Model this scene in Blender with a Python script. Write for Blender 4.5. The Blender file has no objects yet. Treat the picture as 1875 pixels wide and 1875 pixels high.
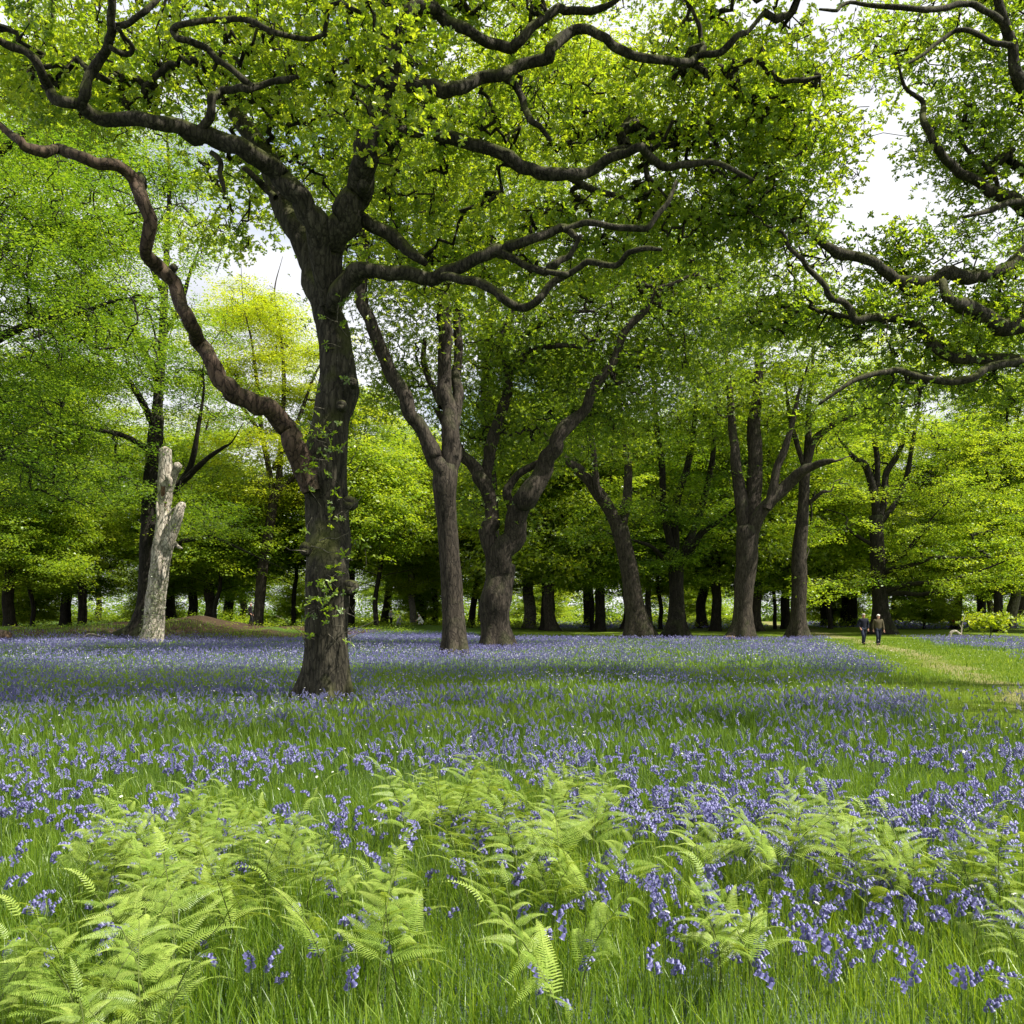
import bpy, math, random
import numpy as np
from math import radians, sin, cos, pi
from mathutils import Vector

SEED = 7
random.seed(SEED)
rng = np.random.default_rng(SEED)
scene = bpy.context.scene
COL = scene.collection

# ------------------------------------------------------------------ camera frame (metres)
F, CX, HOR, EYE = 1624.0, 937.5, 1130.0, 1.6

def P(x, y, Y):
    return np.array([(x - CX) / F * Y, Y, EYE - (y - HOR) / F * Y])

# ------------------------------------------------------------------ noise
_lat = np.random.default_rng(99).random((256, 256))
def vnoise(x, y):
    x = np.asarray(x, float); y = np.asarray(y, float)
    xi = np.floor(x).astype(int); yi = np.floor(y).astype(int)
    fx = x - xi; fy = y - yi
    fx = fx * fx * (3 - 2 * fx); fy = fy * fy * (3 - 2 * fy)
    a = _lat[xi & 255, yi & 255]; b = _lat[(xi + 1) & 255, yi & 255]
    c = _lat[xi & 255, (yi + 1) & 255]; d = _lat[(xi + 1) & 255, (yi + 1) & 255]
    return (a * (1 - fx) + b * fx) * (1 - fy) + (c * (1 - fx) + d * fx) * fy
def fbm(x, y, o=4):
    s = 0; a = 0.5; t = 0
    for i in range(o):
        s = s + a * vnoise(x * 2**i + 17 * i, y * 2**i + 31 * i); t += a; a *= 0.5
    return s / t
def sstep(a, b, x):
    t = np.clip((np.asarray(x, float) - a) / (b - a), 0, 1)
    return t * t * (3 - 2 * t)

# ------------------------------------------------------------------ terrain
MOUNDS = [(-31, 64, 9, 5, 1.25), (-23, 66, 6, 5, 1.2), (-46, 66, 10, 7, 1.5), (-19, 72, 7, 6, 1.0),
          (-9.5, 88, 9, 6, 0.9), (34, 92, 4, 3, 0.5)]
def ground(X, Y):
    X = np.asarray(X, float); Y = np.asarray(Y, float)
    z = 0.011 * np.clip(Y - 70, 0, 75)
    z = z + (fbm(X * 0.12, Y * 0.12) - 0.5) * 0.25 * sstep(14, 30, np.abs(Y) + 0 * X)
    for mx, my, rx, ry, h in MOUNDS:
        z = z + h * .62 * (.45 + 1.1 * fbm(X * .3 + 40, Y * .3)) * np.exp(-((X - mx) / rx) ** 2 - ((Y - my) / ry) ** 2)
    return z
PATH_Y = np.array([-30, 5, 10, 18.6, 24.7, 32.5, 41, 50, 62, 80, 105, 130, 400])
PATH_X = np.array([-4, 4.5, 7.3, 10.7, 13.1, 15.6, 18.1, 20.4, 24, 28, 32, 38, 110])
def path_d(X, Y):
    return np.asarray(X) - np.interp(Y, PATH_Y, PATH_X)
def z_path(X, Y):
    d = path_d(X, Y) + (fbm(np.asarray(X) * .3, np.asarray(Y) * .3) - .5) * 1.6
    w = .7 + 0.006 * np.asarray(Y)
    t = np.exp(-(d / w) ** 2)
    return t * sstep(9, 16, Y) * (0.35 + .75 * fbm(np.asarray(X) * .8 + 9, np.asarray(Y) * .8))
def z_mown(X, Y):
    X = np.asarray(X, float); Y = np.asarray(Y, float)
    n = (fbm(X * .25 + 5, Y * .25) - .5) * 3
    d = path_d(X, Y) + n
    m = sstep(-3.2, -2.0, d) * (1 - sstep(3.0, 4.5, d)) * sstep(8, 14, Y)
    far = sstep(58, 64, Y + n * 1.5) * sstep(-4, 4, X + n) * (1 - sstep(96, 102, Y + n))
    return np.maximum(m, far)
def z_earth(X, Y):
    X = np.asarray(X, float); Y = np.asarray(Y, float)
    n = (fbm(X * .2 + 50, Y * .2) - .5) * 6
    return sstep(56, 60, Y + n * .5) * (1 - sstep(-14, -9, X + n)) * (1 - sstep(84, 92, Y + n)) * sstep(.3, .55, fbm(X * .15 + 3, Y * .15 + 7))
def z_bell(X, Y):
    X = np.asarray(X, float); Y = np.asarray(Y, float)
    n1 = fbm(X * .16 + 20, Y * .10 + 3, 4)
    n2 = fbm(X * .55 + 8, Y * .4 + 61, 3)
    dens = .24 + .76 * sstep(.29, .62, .6 * n1 + .4 * n2)
    edge = (fbm(X * .2 + 90, Y * .2) - .5) * 6
    lim = np.where(X < -14, 59, np.where(X < -3, 74, 64))
    inside = 1 - sstep(lim - 2, lim + 2, Y + edge * .4)
    far = sstep(96, 102, Y + edge) * (1 - sstep(128, 138, Y)) * sstep(2, 8, X)
    inside = np.maximum(inside, far)
    right_near = sstep(.5, 3, X) * sstep(7.5, 9, Y) * (1 - sstep(13, 16, Y))
    return dens * inside * (1 - z_mown(X, Y)) * (1 - .45 * right_near)

# ------------------------------------------------------------------ mesh helpers
def mesh_np(name, V, Q, attrs=None, smooth=False):
    V = np.ascontiguousarray(V, np.float32); Q = np.ascontiguousarray(Q, np.int32)
    k = Q.shape[1]
    me = bpy.data.meshes.new(name)
    me.vertices.add(len(V)); me.vertices.foreach_set("co", V.ravel())
    me.loops.add(Q.size); me.loops.foreach_set("vertex_index", Q.ravel())
    me.polygons.add(len(Q)); me.polygons.foreach_set("loop_start", np.arange(0, Q.size, k, dtype=np.int32))
    if smooth:
        me.polygons.foreach_set("use_smooth", np.ones(len(Q), dtype=bool))
    for an, (dom, vals) in (attrs or {}).items():
        a = me.attributes.new(an, 'FLOAT', dom); a.data.foreach_set("value", np.ascontiguousarray(vals, np.float32))
    me.update(calc_edges=True)
    return me

def link(name, me, mat=None, parent=None, loc=None):
    o = bpy.data.objects.new(name, me); COL.objects.link(o)
    if mat is not None and me is not None and not me.materials: me.materials.append(mat)
    if parent is not None: o.parent = parent
    if loc is not None: o.location = loc
    return o
def tag(o, label=None, cat=None, group=None, kind=None):
    if label: o['label'] = label
    if cat: o['category'] = cat
    if group: o['group'] = group
    if kind: o['kind'] = kind
    return o
def thing(name, label, cat, loc, group=None):
    o = bpy.data.objects.new(name, None); COL.objects.link(o); o.location = [float(v) for v in loc]
    o.empty_display_size = 0.2
    return tag(o, label, cat, group)
def copy_tree(src, loc, rotz=0., scale=1., label=None, cat=None, group=None):
    r = src.copy(); COL.objects.link(r); r.location = [float(v) for v in loc]; r.rotation_euler = (0, 0, rotz)
    r.scale = (scale, scale, scale) if not hasattr(scale, '__len__') else scale
    tag(r, label, cat, group)
    for ch in src.children:
        c = ch.copy(); COL.objects.link(c); c.parent = r
        for g in ch.children:
            d = g.copy(); COL.objects.link(d); d.parent = c
    return r

class MB:
    """collects quads"""
    def __init__(s): s.V = []; s.Q = []; s.n = 0; s.A = []
    def add(s, V, Q, a=None):
        s.V.append(np.asarray(V, float)); s.Q.append(np.asarray(Q, int) + s.n); s.n += len(V)
        if a is not None: s.A.append(np.asarray(a, float))
    def mesh(s, name, off=None, smooth=False, attr=None):
        V = np.concatenate(s.V); Q = np.concatenate(s.Q)
        if off is not None: V = V - np.asarray(off)
        at = {attr: ('FACE', np.concatenate(s.A))} if attr and s.A else None
        return mesh_np(name, V, Q, at, smooth)

def norm(v, ax=-1):
    return v / np.maximum(np.linalg.norm(v, axis=ax, keepdims=True), 1e-9)

def resample(pts, rad, spacing):
    """Catmull-Rom through pts, roughly even spacing"""
    pts = np.asarray(pts, float); rad = np.asarray(rad, float)
    if len(pts) == 2:
        pts = np.array([pts[0], pts.mean(0), pts[1]]); rad = np.array([rad[0], rad.mean(), rad[1]])
    p = np.vstack([2 * pts[0] - pts[1], pts, 2 * pts[-1] - pts[-2]])
    r = np.concatenate([[rad[0]], rad, [rad[-1]]])
    op, orr = [], []
    for i in range(1, len(p) - 2):
        n = max(2, int(np.linalg.norm(p[i + 1] - p[i]) / spacing))
        t = (np.arange(n) / n)[:, None]
        a, b, c, d = p[i - 1], p[i], p[i + 1], p[i + 2]
        op.append(.5 * (2 * b + (c - a) * t + (2 * a - 5 * b + 4 * c - d) * t**2 + (3 * b - a - 3 * c + d) * t**3))
        orr.append(r[i] + (r[i + 1] - r[i]) * (t[:, 0] * t[:, 0] * (3 - 2 * t[:, 0])))
    op.append(p[-2][None]); orr.append(r[-2:-1])
    return np.concatenate(op), np.concatenate(orr)

def tube(mb, pts, rad, nseg=10, rough=.08, spacing=None, flare=0., cap=True, seed=0, ridges=0.):
    pts = np.asarray(pts, float); rad = np.asarray(rad, float)
    sp = spacing or max(.06, float(np.median(rad)) * .9)
    p, r = resample(pts, rad, sp)
    n = len(p)
    T = norm(np.gradient(p, axis=0))
    N = np.zeros_like(p)
    ref = np.array([1., 0, 0]) if abs(T[0, 0]) < .8 else np.array([0, 1., 0])
    v = ref - T[0] * (ref @ T[0]); N[0] = v / np.linalg.norm(v)
    for i in range(1, n):
        v = N[i - 1] - T[i] * (N[i - 1] @ T[i]); N[i] = v / np.linalg.norm(v)
    B = np.cross(T, N)
    th = np.arange(nseg) / nseg * 2 * pi
    arc = np.concatenate([[0], np.cumsum(np.linalg.norm(np.diff(p, axis=0), axis=1))])
    so = seed * 13.7
    C, S = np.cos(th)[None], np.sin(th)[None]
    mr = max(1e-3, float(r.max()))
    nz = vnoise(C * 1.3 + so + 50, arc[:, None] / mr * .8 + S * 1.3 + so) - .5
    nz2 = vnoise(C * 3 + so + 90, arc[:, None] / mr * 2.0 + S * 3 + so) - .5
    rr = r[:, None] * (1 + rough * 2 * nz + rough * .9 * nz2)
    if ridges:
        rg = vnoise(th[None] * nseg / 7 + 20 + 0 * arc[:, None] + .6 * nz, arc[:, None] * 1.3 + so) - .5
        rr = rr * (1 + ridges * rg)
    if flare:
        h = p[:, 2] - p[0, 2]
        lob = .5 + .5 * np.cos(5 * th[None] + so + .8 * np.sin(2 * th[None] + so))
        rr = rr * (1 + flare * np.exp(-np.clip(h, 0, None) / (mr * 1.0))[:, None] * lob)
    V = p[:, None] + rr[..., None] * (C[..., None] * N[:, None] + S[..., None] * B[:, None])
    V = V.reshape(-1, 3)
    i = np.arange(n - 1)[:, None] * nseg; j = np.arange(nseg)[None]
    a = i + j; b = i + (j + 1) % nseg
    Q = np.stack([a, b, b + nseg, a + nseg], -1).reshape(-1, 4)
    if cap:
        V = np.vstack([V, p[-1] + T[-1] * r[-1] * .6]); e = len(V) - 1
        l = (n - 1) * nseg
        jj = np.arange(0, nseg, 2)
        Q = np.vstack([Q, np.stack([l + jj, l + (jj + 1) % nseg, l + (jj + 2) % nseg, np.full_like(jj, e)], -1)])
    mb.add(V, Q)
    return p, r

def tubes_np(mb, C, R, nseg=4):
    """many thin tubes with the same number of points: C (m,K,3), R (m,K)"""
    m, K, _ = C.shape
    T = norm(np.gradient(C, axis=1))
    ref = np.where(np.abs(T[..., 2:3]) < .8, np.array([0, 0, 1.]), np.array([1., 0, 0]))
    N = norm(np.cross(T, ref)); B = np.cross(T, N)
    th = np.arange(nseg) / nseg * 2 * pi
    V = C[:, :, None] + R[:, :, None, None] * (np.cos(th)[None, None, :, None] * N[:, :, None] + np.sin(th)[None, None, :, None] * B[:, :, None])
    V = V.reshape(-1, 3)
    base = (np.arange(m) * K * nseg)[:, None, None]
    i = (np.arange(K - 1) * nseg)[None, :, None]; j = np.arange(nseg)[None, None]
    a = base + i + j; b = base + i + (j + 1) % nseg
    Q = np.stack([a, b, b + nseg, a + nseg], -1).reshape(-1, 4)
    mb.add(V, Q)

# ------------------------------------------------------------------ leaves
def leaves_diamond(mb, p, d, n, L, W, tint):
    s = norm(np.cross(n, d))
    L = L[:, None]; W = W[:, None]
    V = np.stack([p, p + d * L * .5 + s * W * .5 + n * W * .15, p + d * L - n * L * .12, p + d * L * .5 - s * W * .5 + n * W * .15], 1).reshape(-1, 3)
    Q = np.arange(len(p) * 4).reshape(-1, 4)
    mb.add(V, Q, tint)
def leaves_oak(mb, p, d, n, L, W, tint):
    s = norm(np.cross(n, d))
    L = L[:, None]; W = W[:, None]
    up = n * W * .22
    V = np.stack([p, p + d * L * .38 + s * W * .34 + up, p + d * L * .75 + s * W * .5 + up - n * L * .04,
                  p + d * L - n * L * .14,
                  p + d * L * .75 - s * W * .5 + up - n * L * .04, p + d * L * .38 - s * W * .34 + up], 1).reshape(-1, 3)
    b = np.arange(len(p))[:, None] * 6
    Q = np.stack([b + np.array([0, 3, 2, 1]), b + np.array([0, 5, 4, 3])], 1).reshape(-1, 4)
    mb.add(V, Q, np.repeat(tint, 2))

def rand_unit(n, g):
    return norm(g.normal(size=(n, 3)))

def rosettes(mb, centers, per, size, kind, g, spread=.3, nper=7, tint0=.5):
    """rosette twig tips of oak leaves round every centre"""
    c = np.repeat(centers, per, 0)
    m = len(c)
    ctint = np.repeat(g.normal(tint0, .16, len(centers)), per)
    c = c + g.normal(size=(m, 3)) * np.array([spread, spread, spread * .62])
    u = norm(rand_unit(m, g) * .75 + np.array([0, 0, .8]))
    a = norm(np.cross(u, rand_unit(m, g))); b = np.cross(u, a)
    k = nper
    ph = (np.arange(k)[None] / k * 2 * pi + g.random((m, 1)) * 6.28 + g.normal(size=(m, k)) * .3)
    el = g.uniform(-.1, .75, (m, k))
    d = np.cos(el)[..., None] * (np.cos(ph)[..., None] * a[:, None] + np.sin(ph)[..., None] * b[:, None]) + np.sin(el)[..., None] * u[:, None]
    nn = norm(u[:, None] * np.cos(el)[..., None] - np.sin(el)[..., None] * (np.cos(ph)[..., None] * a[:, None] + np.sin(ph)[..., None] * b[:, None]) + .35 * g.normal(size=(m, k, 3)))
    L = size * g.uniform(.65, 1.2, (m, k))
    W = L * g.uniform(.38, .54, (m, k))
    t = np.repeat(ctint[:, None], k, 1) + g.normal(0, .13, (m, k))
    pp = np.repeat(c[:, None], k, 1)
    f = leaves_oak if kind == 'oak' else leaves_diamond
    nn2 = nn.reshape(-1, 3); dd = norm(d.reshape(-1, 3)); nn2 = norm(nn2 - dd * np.sum(nn2 * dd, 1, keepdims=True))
    f(mb, pp.reshape(-1, 3), dd, nn2, L.ravel(), W.ravel(), np.clip(t, 0, 1).ravel())

def flat_sprays(mb, centers, per, size, g, rad=.6, tint0=.5, droop=.18, outward=None):
    """beech: flat layered sprays of leaves"""
    c = np.repeat(centers, per, 0); m = len(c)
    ctint = np.repeat(g.normal(tint0, .15, len(centers)), per)
    ax = g.random(len(centers)) * 6.28
    if outward is not None: ax = np.arctan2(outward[:, 1], outward[:, 0]) + g.normal(0, .5, len(centers))
    tilt = g.normal(0, .26, (len(centers), 2)); 
    axr = np.repeat(ax, per); tl = np.repeat(tilt, per, 0)
    r = np.sqrt(g.random(m)) * rad; f = g.random(m) * 6.28
    lx = r * np.cos(f) * 1.35; ly = r * np.sin(f) * .8
    lz = g.normal(0, .11, m) * rad - droop * (lx / rad) ** 2 * rad * .6 + tl[:, 0] * lx + tl[:, 1] * ly
    ca, sa = np.cos(axr), np.sin(axr)
    p = c + np.stack([lx * ca - ly * sa, lx * sa + ly * ca, lz], 1)
    da = axr + np.arctan2(ly, lx + rad * .8) + g.normal(0, .6, m)
    d = norm(np.stack([np.cos(da), np.sin(da), g.normal(-.12, .2, m)], 1))
    n = norm(np.stack([g.normal(0, .55, m), g.normal(0, .55, m), np.ones(m)], 1)); n = norm(n - d * np.sum(n * d, 1, keepdims=True))
    L = size * g.uniform(.65, 1.25, m); W = L * g.uniform(.5, .68, m)
    leaves_diamond(mb, p, d, n, L, W, np.clip(ctint + g.normal(0, .13, m), 0, 1))

# ------------------------------------------------------------------ twigs: join leaf clusters to the limbs
def grow(skel, att, g, tip=.008, power=.42, K=5, wig=.13):
    skel = np.asarray(skel); m = len(att)
    d0 = np.array([np.min(np.sum((skel - a) ** 2, 1)) for a in att])
    order = np.argsort(d0 + g.random(m) * .2)
    n0 = len(skel)
    N = np.zeros((n0 + m * (K - 1), 3)); N[:n0] = skel
    cur = n0
    start = np.zeros(m, int); chains = np.zeros((m, K, 3)); ids = np.zeros((m, K), int)
    par = np.full(len(N), -1)
    tt = np.linspace(0, 1, K)[1:]
    for q, i in enumerate(order):
        a = att[i]
        D = np.sum((N[:cur] - a) ** 2, 1)
        j = int(np.argmin(D)); s = N[j]; ln = math.sqrt(D[j])
        jit = g.normal(size=(K - 1, 3)) * wig * ln; jit[-1] = 0
        pts = s + (a - s) * tt[:, None] + jit + np.array([0, 0, .14 * ln]) * (np.sin(tt * pi))[:, None]
        N[cur:cur + K - 1] = pts
        ids[q, 0] = j; ids[q, 1:] = np.arange(cur, cur + K - 1)
        par[cur] = j
        par[cur + 1:cur + K - 1] = np.arange(cur, cur + K - 2)
        chains[q, 0] = s; chains[q, 1:] = pts
        cur += K - 1
    cnt = np.zeros(len(N)); cnt[ids[:, -1]] = 1
    for k in range(len(N) - 1, n0 - 1, -1):
        if par[k] >= n0: cnt[par[k]] += cnt[k]
    R = tip * np.maximum(cnt[ids], 1) ** power
    R[:, 0] = R[:, 1]
    return chains, R

def px_region(cx, cy, rx, ry, Y0, Y1, n, g, clump=19, spread=(.62, .62, .22)):
    """n cluster points in an upright oval of the crown, gathered in layers/clumps"""
    nc = max(2, n // clump)
    r = np.sqrt(g.random(nc)); f = g.random(nc) * 6.28
    Y = g.uniform(Y0, Y1, nc); Ym = .5 * (Y0 + Y1)
    X = ((cx + rx * r * np.cos(f)) - CX) / F * Ym; Z = EYE - ((cy + ry * r * np.sin(f)) - HOR) / F * Ym
    # keep the crown where it stands: mild spreading with distance only
    c = np.stack([X * (1 + .6 * (Y / Ym - 1)), Y, EYE + (Z - EYE) * (1 + .6 * (Y / Ym - 1))], 1)
    idx = g.integers(0, nc, n)
    return c[idx] + g.normal(size=(n, 3)) * np.array(spread)

# ------------------------------------------------------------------ materials
def mat(name):
    m = bpy.data.materials.new(name); m.use_nodes = True
    nt = m.node_tree; nt.nodes.clear()
    return m, nt, nt.nodes, nt.links
def nd(ns, t, **k):
    n = ns.new(t)
    for a, v in k.items():
        if a == 'inp':
            for i, x in v.items(): n.inputs[i].default_value = x
        else: setattr(n, a, v)
    return n
def ramp(ns, stops):
    r = ns.new('ShaderNodeValToRGB'); e = r.color_ramp.elements
    e[0].position, e[0].color = stops[0][0], (*stops[0][1], 1)
    e[1].position, e[1].color = stops[-1][0], (*stops[-1][1], 1)
    for p_, c_ in stops[1:-1]:
        x = e.new(p_); x.color = (*c_, 1)
    return r

def leaf_mat(name, dark, mid, light, trans=.5, tboost=1.25, gloss=.06, orand=.16):
    m, nt, ns, L = mat(name)
    at = nd(ns, 'ShaderNodeAttribute', attribute_name='tint')
    oi = nd(ns, 'ShaderNodeObjectInfo')
    ad = nd(ns, 'ShaderNodeMath', operation='MULTIPLY_ADD', inp={1: orand, 2: -orand / 2}); L.new(oi.outputs['Random'], ad.inputs[0])
    sm = nd(ns, 'ShaderNodeMath', operation='ADD'); L.new(at.outputs['Fac'], sm.inputs[0]); L.new(ad.outputs[0], sm.inputs[1])
    r = ramp(ns, [(0.1, dark), (.5, mid), (.95, light)]); L.new(sm.outputs[0], r.inputs[0])
    df = nd(ns, 'ShaderNodeBsdfDiffuse'); L.new(r.outputs[0], df.inputs[0])
    mu = nd(ns, 'ShaderNodeMix', data_type='RGBA', blend_type='MULTIPLY'); mu.inputs[0].default_value = 1
    mu.inputs[7].default_value = (tboost * 1.15, tboost * 1.08, tboost * .45, 1); L.new(r.outputs[0], mu.inputs[6])
    tr = nd(ns, 'ShaderNodeBsdfTranslucent'); L.new(mu.outputs[2], tr.inputs[0])
    mx = nd(ns, 'ShaderNodeMixShader', inp={0: trans}); L.new(df.outputs[0], mx.inputs[1]); L.new(tr.outputs[0], mx.inputs[2])
    gl = nd(ns, 'ShaderNodeBsdfGlossy', inp={'Roughness': .42}); gl.inputs[0].default_value = (.9, .95, .9, 1)
    m2 = nd(ns, 'ShaderNodeMixShader', inp={0: gloss}); L.new(mx.outputs[0], m2.inputs[1]); L.new(gl.outputs[0], m2.inputs[2])
    o = nd(ns, 'ShaderNodeOutputMaterial'); L.new(m2.outputs[0], o.inputs[0])
    return m

def bark_mat(name, c0, c1, c2, moss=(.05, .07, .015), moss_amt=.5, zs=.22, sc=9., bump=.6, lichen=.25):
    m, nt, ns, L = mat(name)
    tc = nd(ns, 'ShaderNodeTexCoord'); mp = nd(ns, 'ShaderNodeMapping'); mp.inputs['Scale'].default_value = (1, 1, zs)
    L.new(tc.outputs['Object'], mp.inputs[0])
    n1 = nd(ns, 'ShaderNodeTexNoise', inp={'Scale': sc, 'Detail': 6., 'Roughness': .65, 'Distortion': .4}); L.new(mp.outputs[0], n1.inputs['Vector'])
    vo = nd(ns, 'ShaderNodeTexVoronoi', feature='DISTANCE_TO_EDGE', inp={'Scale': sc * 1.4}); 
    mxv = nd(ns, 'ShaderNodeMix', data_type='RGBA'); mxv.inputs[0].default_value = .12
    L.new(mp.outputs[0], mxv.inputs[6]); L.new(n1.outputs['Color'], mxv.inputs[7]); L.new(mxv.outputs[2], vo.inputs['Vector'])
    n2 = nd(ns, 'ShaderNodeTexNoise', inp={'Scale': 1.6, 'Detail': 4.}); L.new(tc.outputs['Object'], n2.inputs['Vector'])
    r = ramp(ns, [(.25, c0), (.5, c1), (.78, c2)]); L.new(n1.outputs[0], r.inputs[0])
    # fissures
    rv = ramp(ns, [(0.0, (.35, .35, .35)), (.12, (1, 1, 1))]); L.new(vo.outputs[0], rv.inputs[0])
    mf = nd(ns, 'ShaderNodeMix', data_type='RGBA', blend_type='MULTIPLY'); mf.inputs[0].default_value = 1
    L.new(r.outputs[0], mf.inputs[6]); L.new(rv.outputs[0], mf.inputs[7])
    # lichen
    n3 = nd(ns, 'ShaderNodeTexNoise', inp={'Scale': 14., 'Detail': 4., 'Roughness': .7}); L.new(tc.outputs['Object'], n3.inputs['Vector'])
    rl = ramp(ns, [(.60, (0, 0, 0)), (.70, (1, 1, 1))]); L.new(n3.outputs[0], rl.inputs[0])
    sl = nd(ns, 'ShaderNodeMath', operation='MULTIPLY', inp={1: lichen}); L.new(rl.outputs[0], sl.inputs[0])
    ml = nd(ns, 'ShaderNodeMix', data_type='RGBA'); ml.inputs[7].default_value = (.24, .23, .18, 1)
    L.new(sl.outputs[0], ml.inputs[0]); L.new(mf.outputs[2], ml.inputs[6])
    # moss on upward faces and in damp patches
    ge = nd(ns, 'ShaderNodeNewGeometry'); sx = nd(ns, 'ShaderNodeSeparateXYZ'); L.new(ge.outputs['Normal'], sx.inputs[0])
    ma = nd(ns, 'ShaderNodeMath', operation='MULTIPLY_ADD', inp={1: .55, 2: -.12}); L.new(sx.outputs[2], ma.inputs[0])
    mb_ = nd(ns, 'ShaderNodeMath', operation='ADD'); L.new(ma.outputs[0], mb_.inputs[0]); L.new(n2.outputs[0], mb_.inputs[1])
    rm = ramp(ns, [(.48, (0, 0, 0)), (.72, (1, 1, 1))]); L.new(mb_.outputs[0], rm.inputs[0])
    sm = nd(ns, 'ShaderNodeMath', operation='MULTIPLY', inp={1: moss_amt}); L.new(rm.outputs[0], sm.inputs[0])
    mm = nd(ns, 'ShaderNodeMix', data_type='RGBA'); mm.inputs[7].default_value = (*moss, 1)
    L.new(sm.outputs[0], mm.inputs[0]); L.new(ml.outputs[2], mm.inputs[6])
    sb = nd(ns, 'ShaderNodeMath', operation='ADD'); L.new(n1.outputs[0], sb.inputs[0]); L.new(rv.outputs[0], sb.inputs[1])
    bp = nd(ns, 'ShaderNodeBump', inp={'Strength': bump, 'Distance': .04}); L.new(sb.outputs[0], bp.inputs['Height'])
    b = nd(ns, 'ShaderNodeBsdfPrincipled', inp={'Roughness': .9, 'Specular IOR Level': .2}); L.new(mm.outputs[2], b.inputs['Base Color']); L.new(bp.outputs[0], b.inputs['Normal'])
    o = nd(ns, 'ShaderNodeOutputMaterial'); L.new(b.outputs[0], o.inputs[0])
    return m

def plain_mat(name, col, rough=.8, noise=.25, scale=20., trans=0.):
    m, nt, ns, L = mat(name)
    tc = nd(ns, 'ShaderNodeTexCoord')
    n1 = nd(ns, 'ShaderNodeTexNoise', inp={'Scale': scale, 'Detail': 3.}); L.new(tc.outputs['Object'], n1.inputs['Vector'])
    r = ramp(ns, [(.3, tuple(c * (1 - noise) for c in col)), (.7, tuple(min(1, c * (1 + noise)) for c in col))]); L.new(n1.outputs[0], r.inputs[0])
    b = nd(ns, 'ShaderNodeBsdfPrincipled', inp={'Roughness': rough, 'Specular IOR Level': .25}); L.new(r.outputs[0], b.inputs['Base Color'])
    out = b.outputs[0]
    if trans:
        t = nd(ns, 'ShaderNodeBsdfTranslucent'); L.new(r.outputs[0], t.inputs[0])
        mx = nd(ns, 'ShaderNodeMixShader', inp={0: trans}); L.new(b.outputs[0], mx.inputs[1]); L.new(t.outputs[0], mx.inputs[2]); out = mx.outputs[0]
    o = nd(ns, 'ShaderNodeOutputMaterial'); L.new(out, o.inputs[0])
    return m

M = {}
M['oak_leaf'] = leaf_mat('oak_leaf', (.06, .115, .01), (.18, .285, .018), (.335, .41, .032), .58, 1.6)
M['oak_leaf_far'] = leaf_mat('oak_leaf_far', (.065, .125, .012), (.18, .27, .018), (.32, .38, .03), .58, 1.55, .04)
M['beech_leaf'] = leaf_mat('beech_leaf', (.065, .135, .012), (.18, .28, .02), (.32, .39, .033), .58, 1.55, .04)
M['yellow_leaf'] = leaf_mat('yellow_leaf', (.12, .19, .01), (.245, .325, .018), (.40, .44, .03), .58, 1.55, .04)
M['bark'] = bark_mat('oak_bark', (.012, .011, .008), (.038, .034, .024), (.11, .098, .072), moss_amt=.85, moss=(.055, .062, .015))
M['bark_brown'] = bark_mat('brown_bark', (.014, .011, .008), (.042, .034, .026), (.10, .083, .063), moss_amt=.25, sc=7)
M['bark_dark'] = bark_mat('dark_bark', (.007, .006, .005), (.02, .017, .013), (.05, .043, .033), moss_amt=.3, sc=6)
M['bark_grey'] = bark_mat('grey_bark', (.06, .052, .043), (.16, .14, .115), (.3, .27, .23), moss_amt=.25, sc=5, zs=.5, lichen=.5)
M['bark_red'] = bark_mat('stripped_bark', (.02, .014, .01), (.065, .044, .031), (.15, .105, .075), moss_amt=.15, zs=.3, sc=8, lichen=.15)
M['dead_wood'] = bark_mat('dead_wood', (.15, .125, .10), (.45, .40, .335), (.66, .61, .54), moss_amt=.1, zs=.35, sc=5, lichen=.3, bump=.9)
M['bare_wood'] = bark_mat('bare_wood', (.09, .045, .028), (.22, .125, .08), (.34, .23, .16), moss_amt=.0, zs=.15, sc=12, lichen=.1)
M['ivy'] = leaf_mat('ivy_leaf', (.06, .09, .03), (.14, .18, .08), (.30, .33, .2), .3, 1.1)
M['grass'] = leaf_mat('grass_blade', (.04, .09, .008), (.135, .24, .017), (.29, .39, .045), .5, 1.35, .035)
M['short_grass'] = leaf_mat('short_grass_blade', (.07, .14, .01), (.14, .235, .015), (.27, .33, .045), .45, 1.3, .03)
M['fern'] = leaf_mat('bracken_frond', (.12, .21, .028), (.25, .36, .06), (.39, .48, .11), .42, 1.15, .02, .45)
M['fern_stem'] = plain_mat('bracken_stem', (.10, .13, .035))
M['bell'] = leaf_mat('bluebell_petal', (.10, .098, .27), (.16, .155, .385), (.29, .285, .56), .35, 1.0, .05)
M['bell'].node_tree.nodes['Mix'].inputs[7].default_value = (1.1, .95, 1.1, 1)
M['bell_stem'] = plain_mat('bluebell_stem', (.06, .11, .03))
M['white_petal'] = plain_mat('white_petal', (.8, .8, .74), noise=.05, trans=.25)
M['log_wood'] = bark_mat('log_bark', (.08, .05, .035), (.2, .13, .09), (.34, .25, .18), moss_amt=.2, sc=6)

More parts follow.
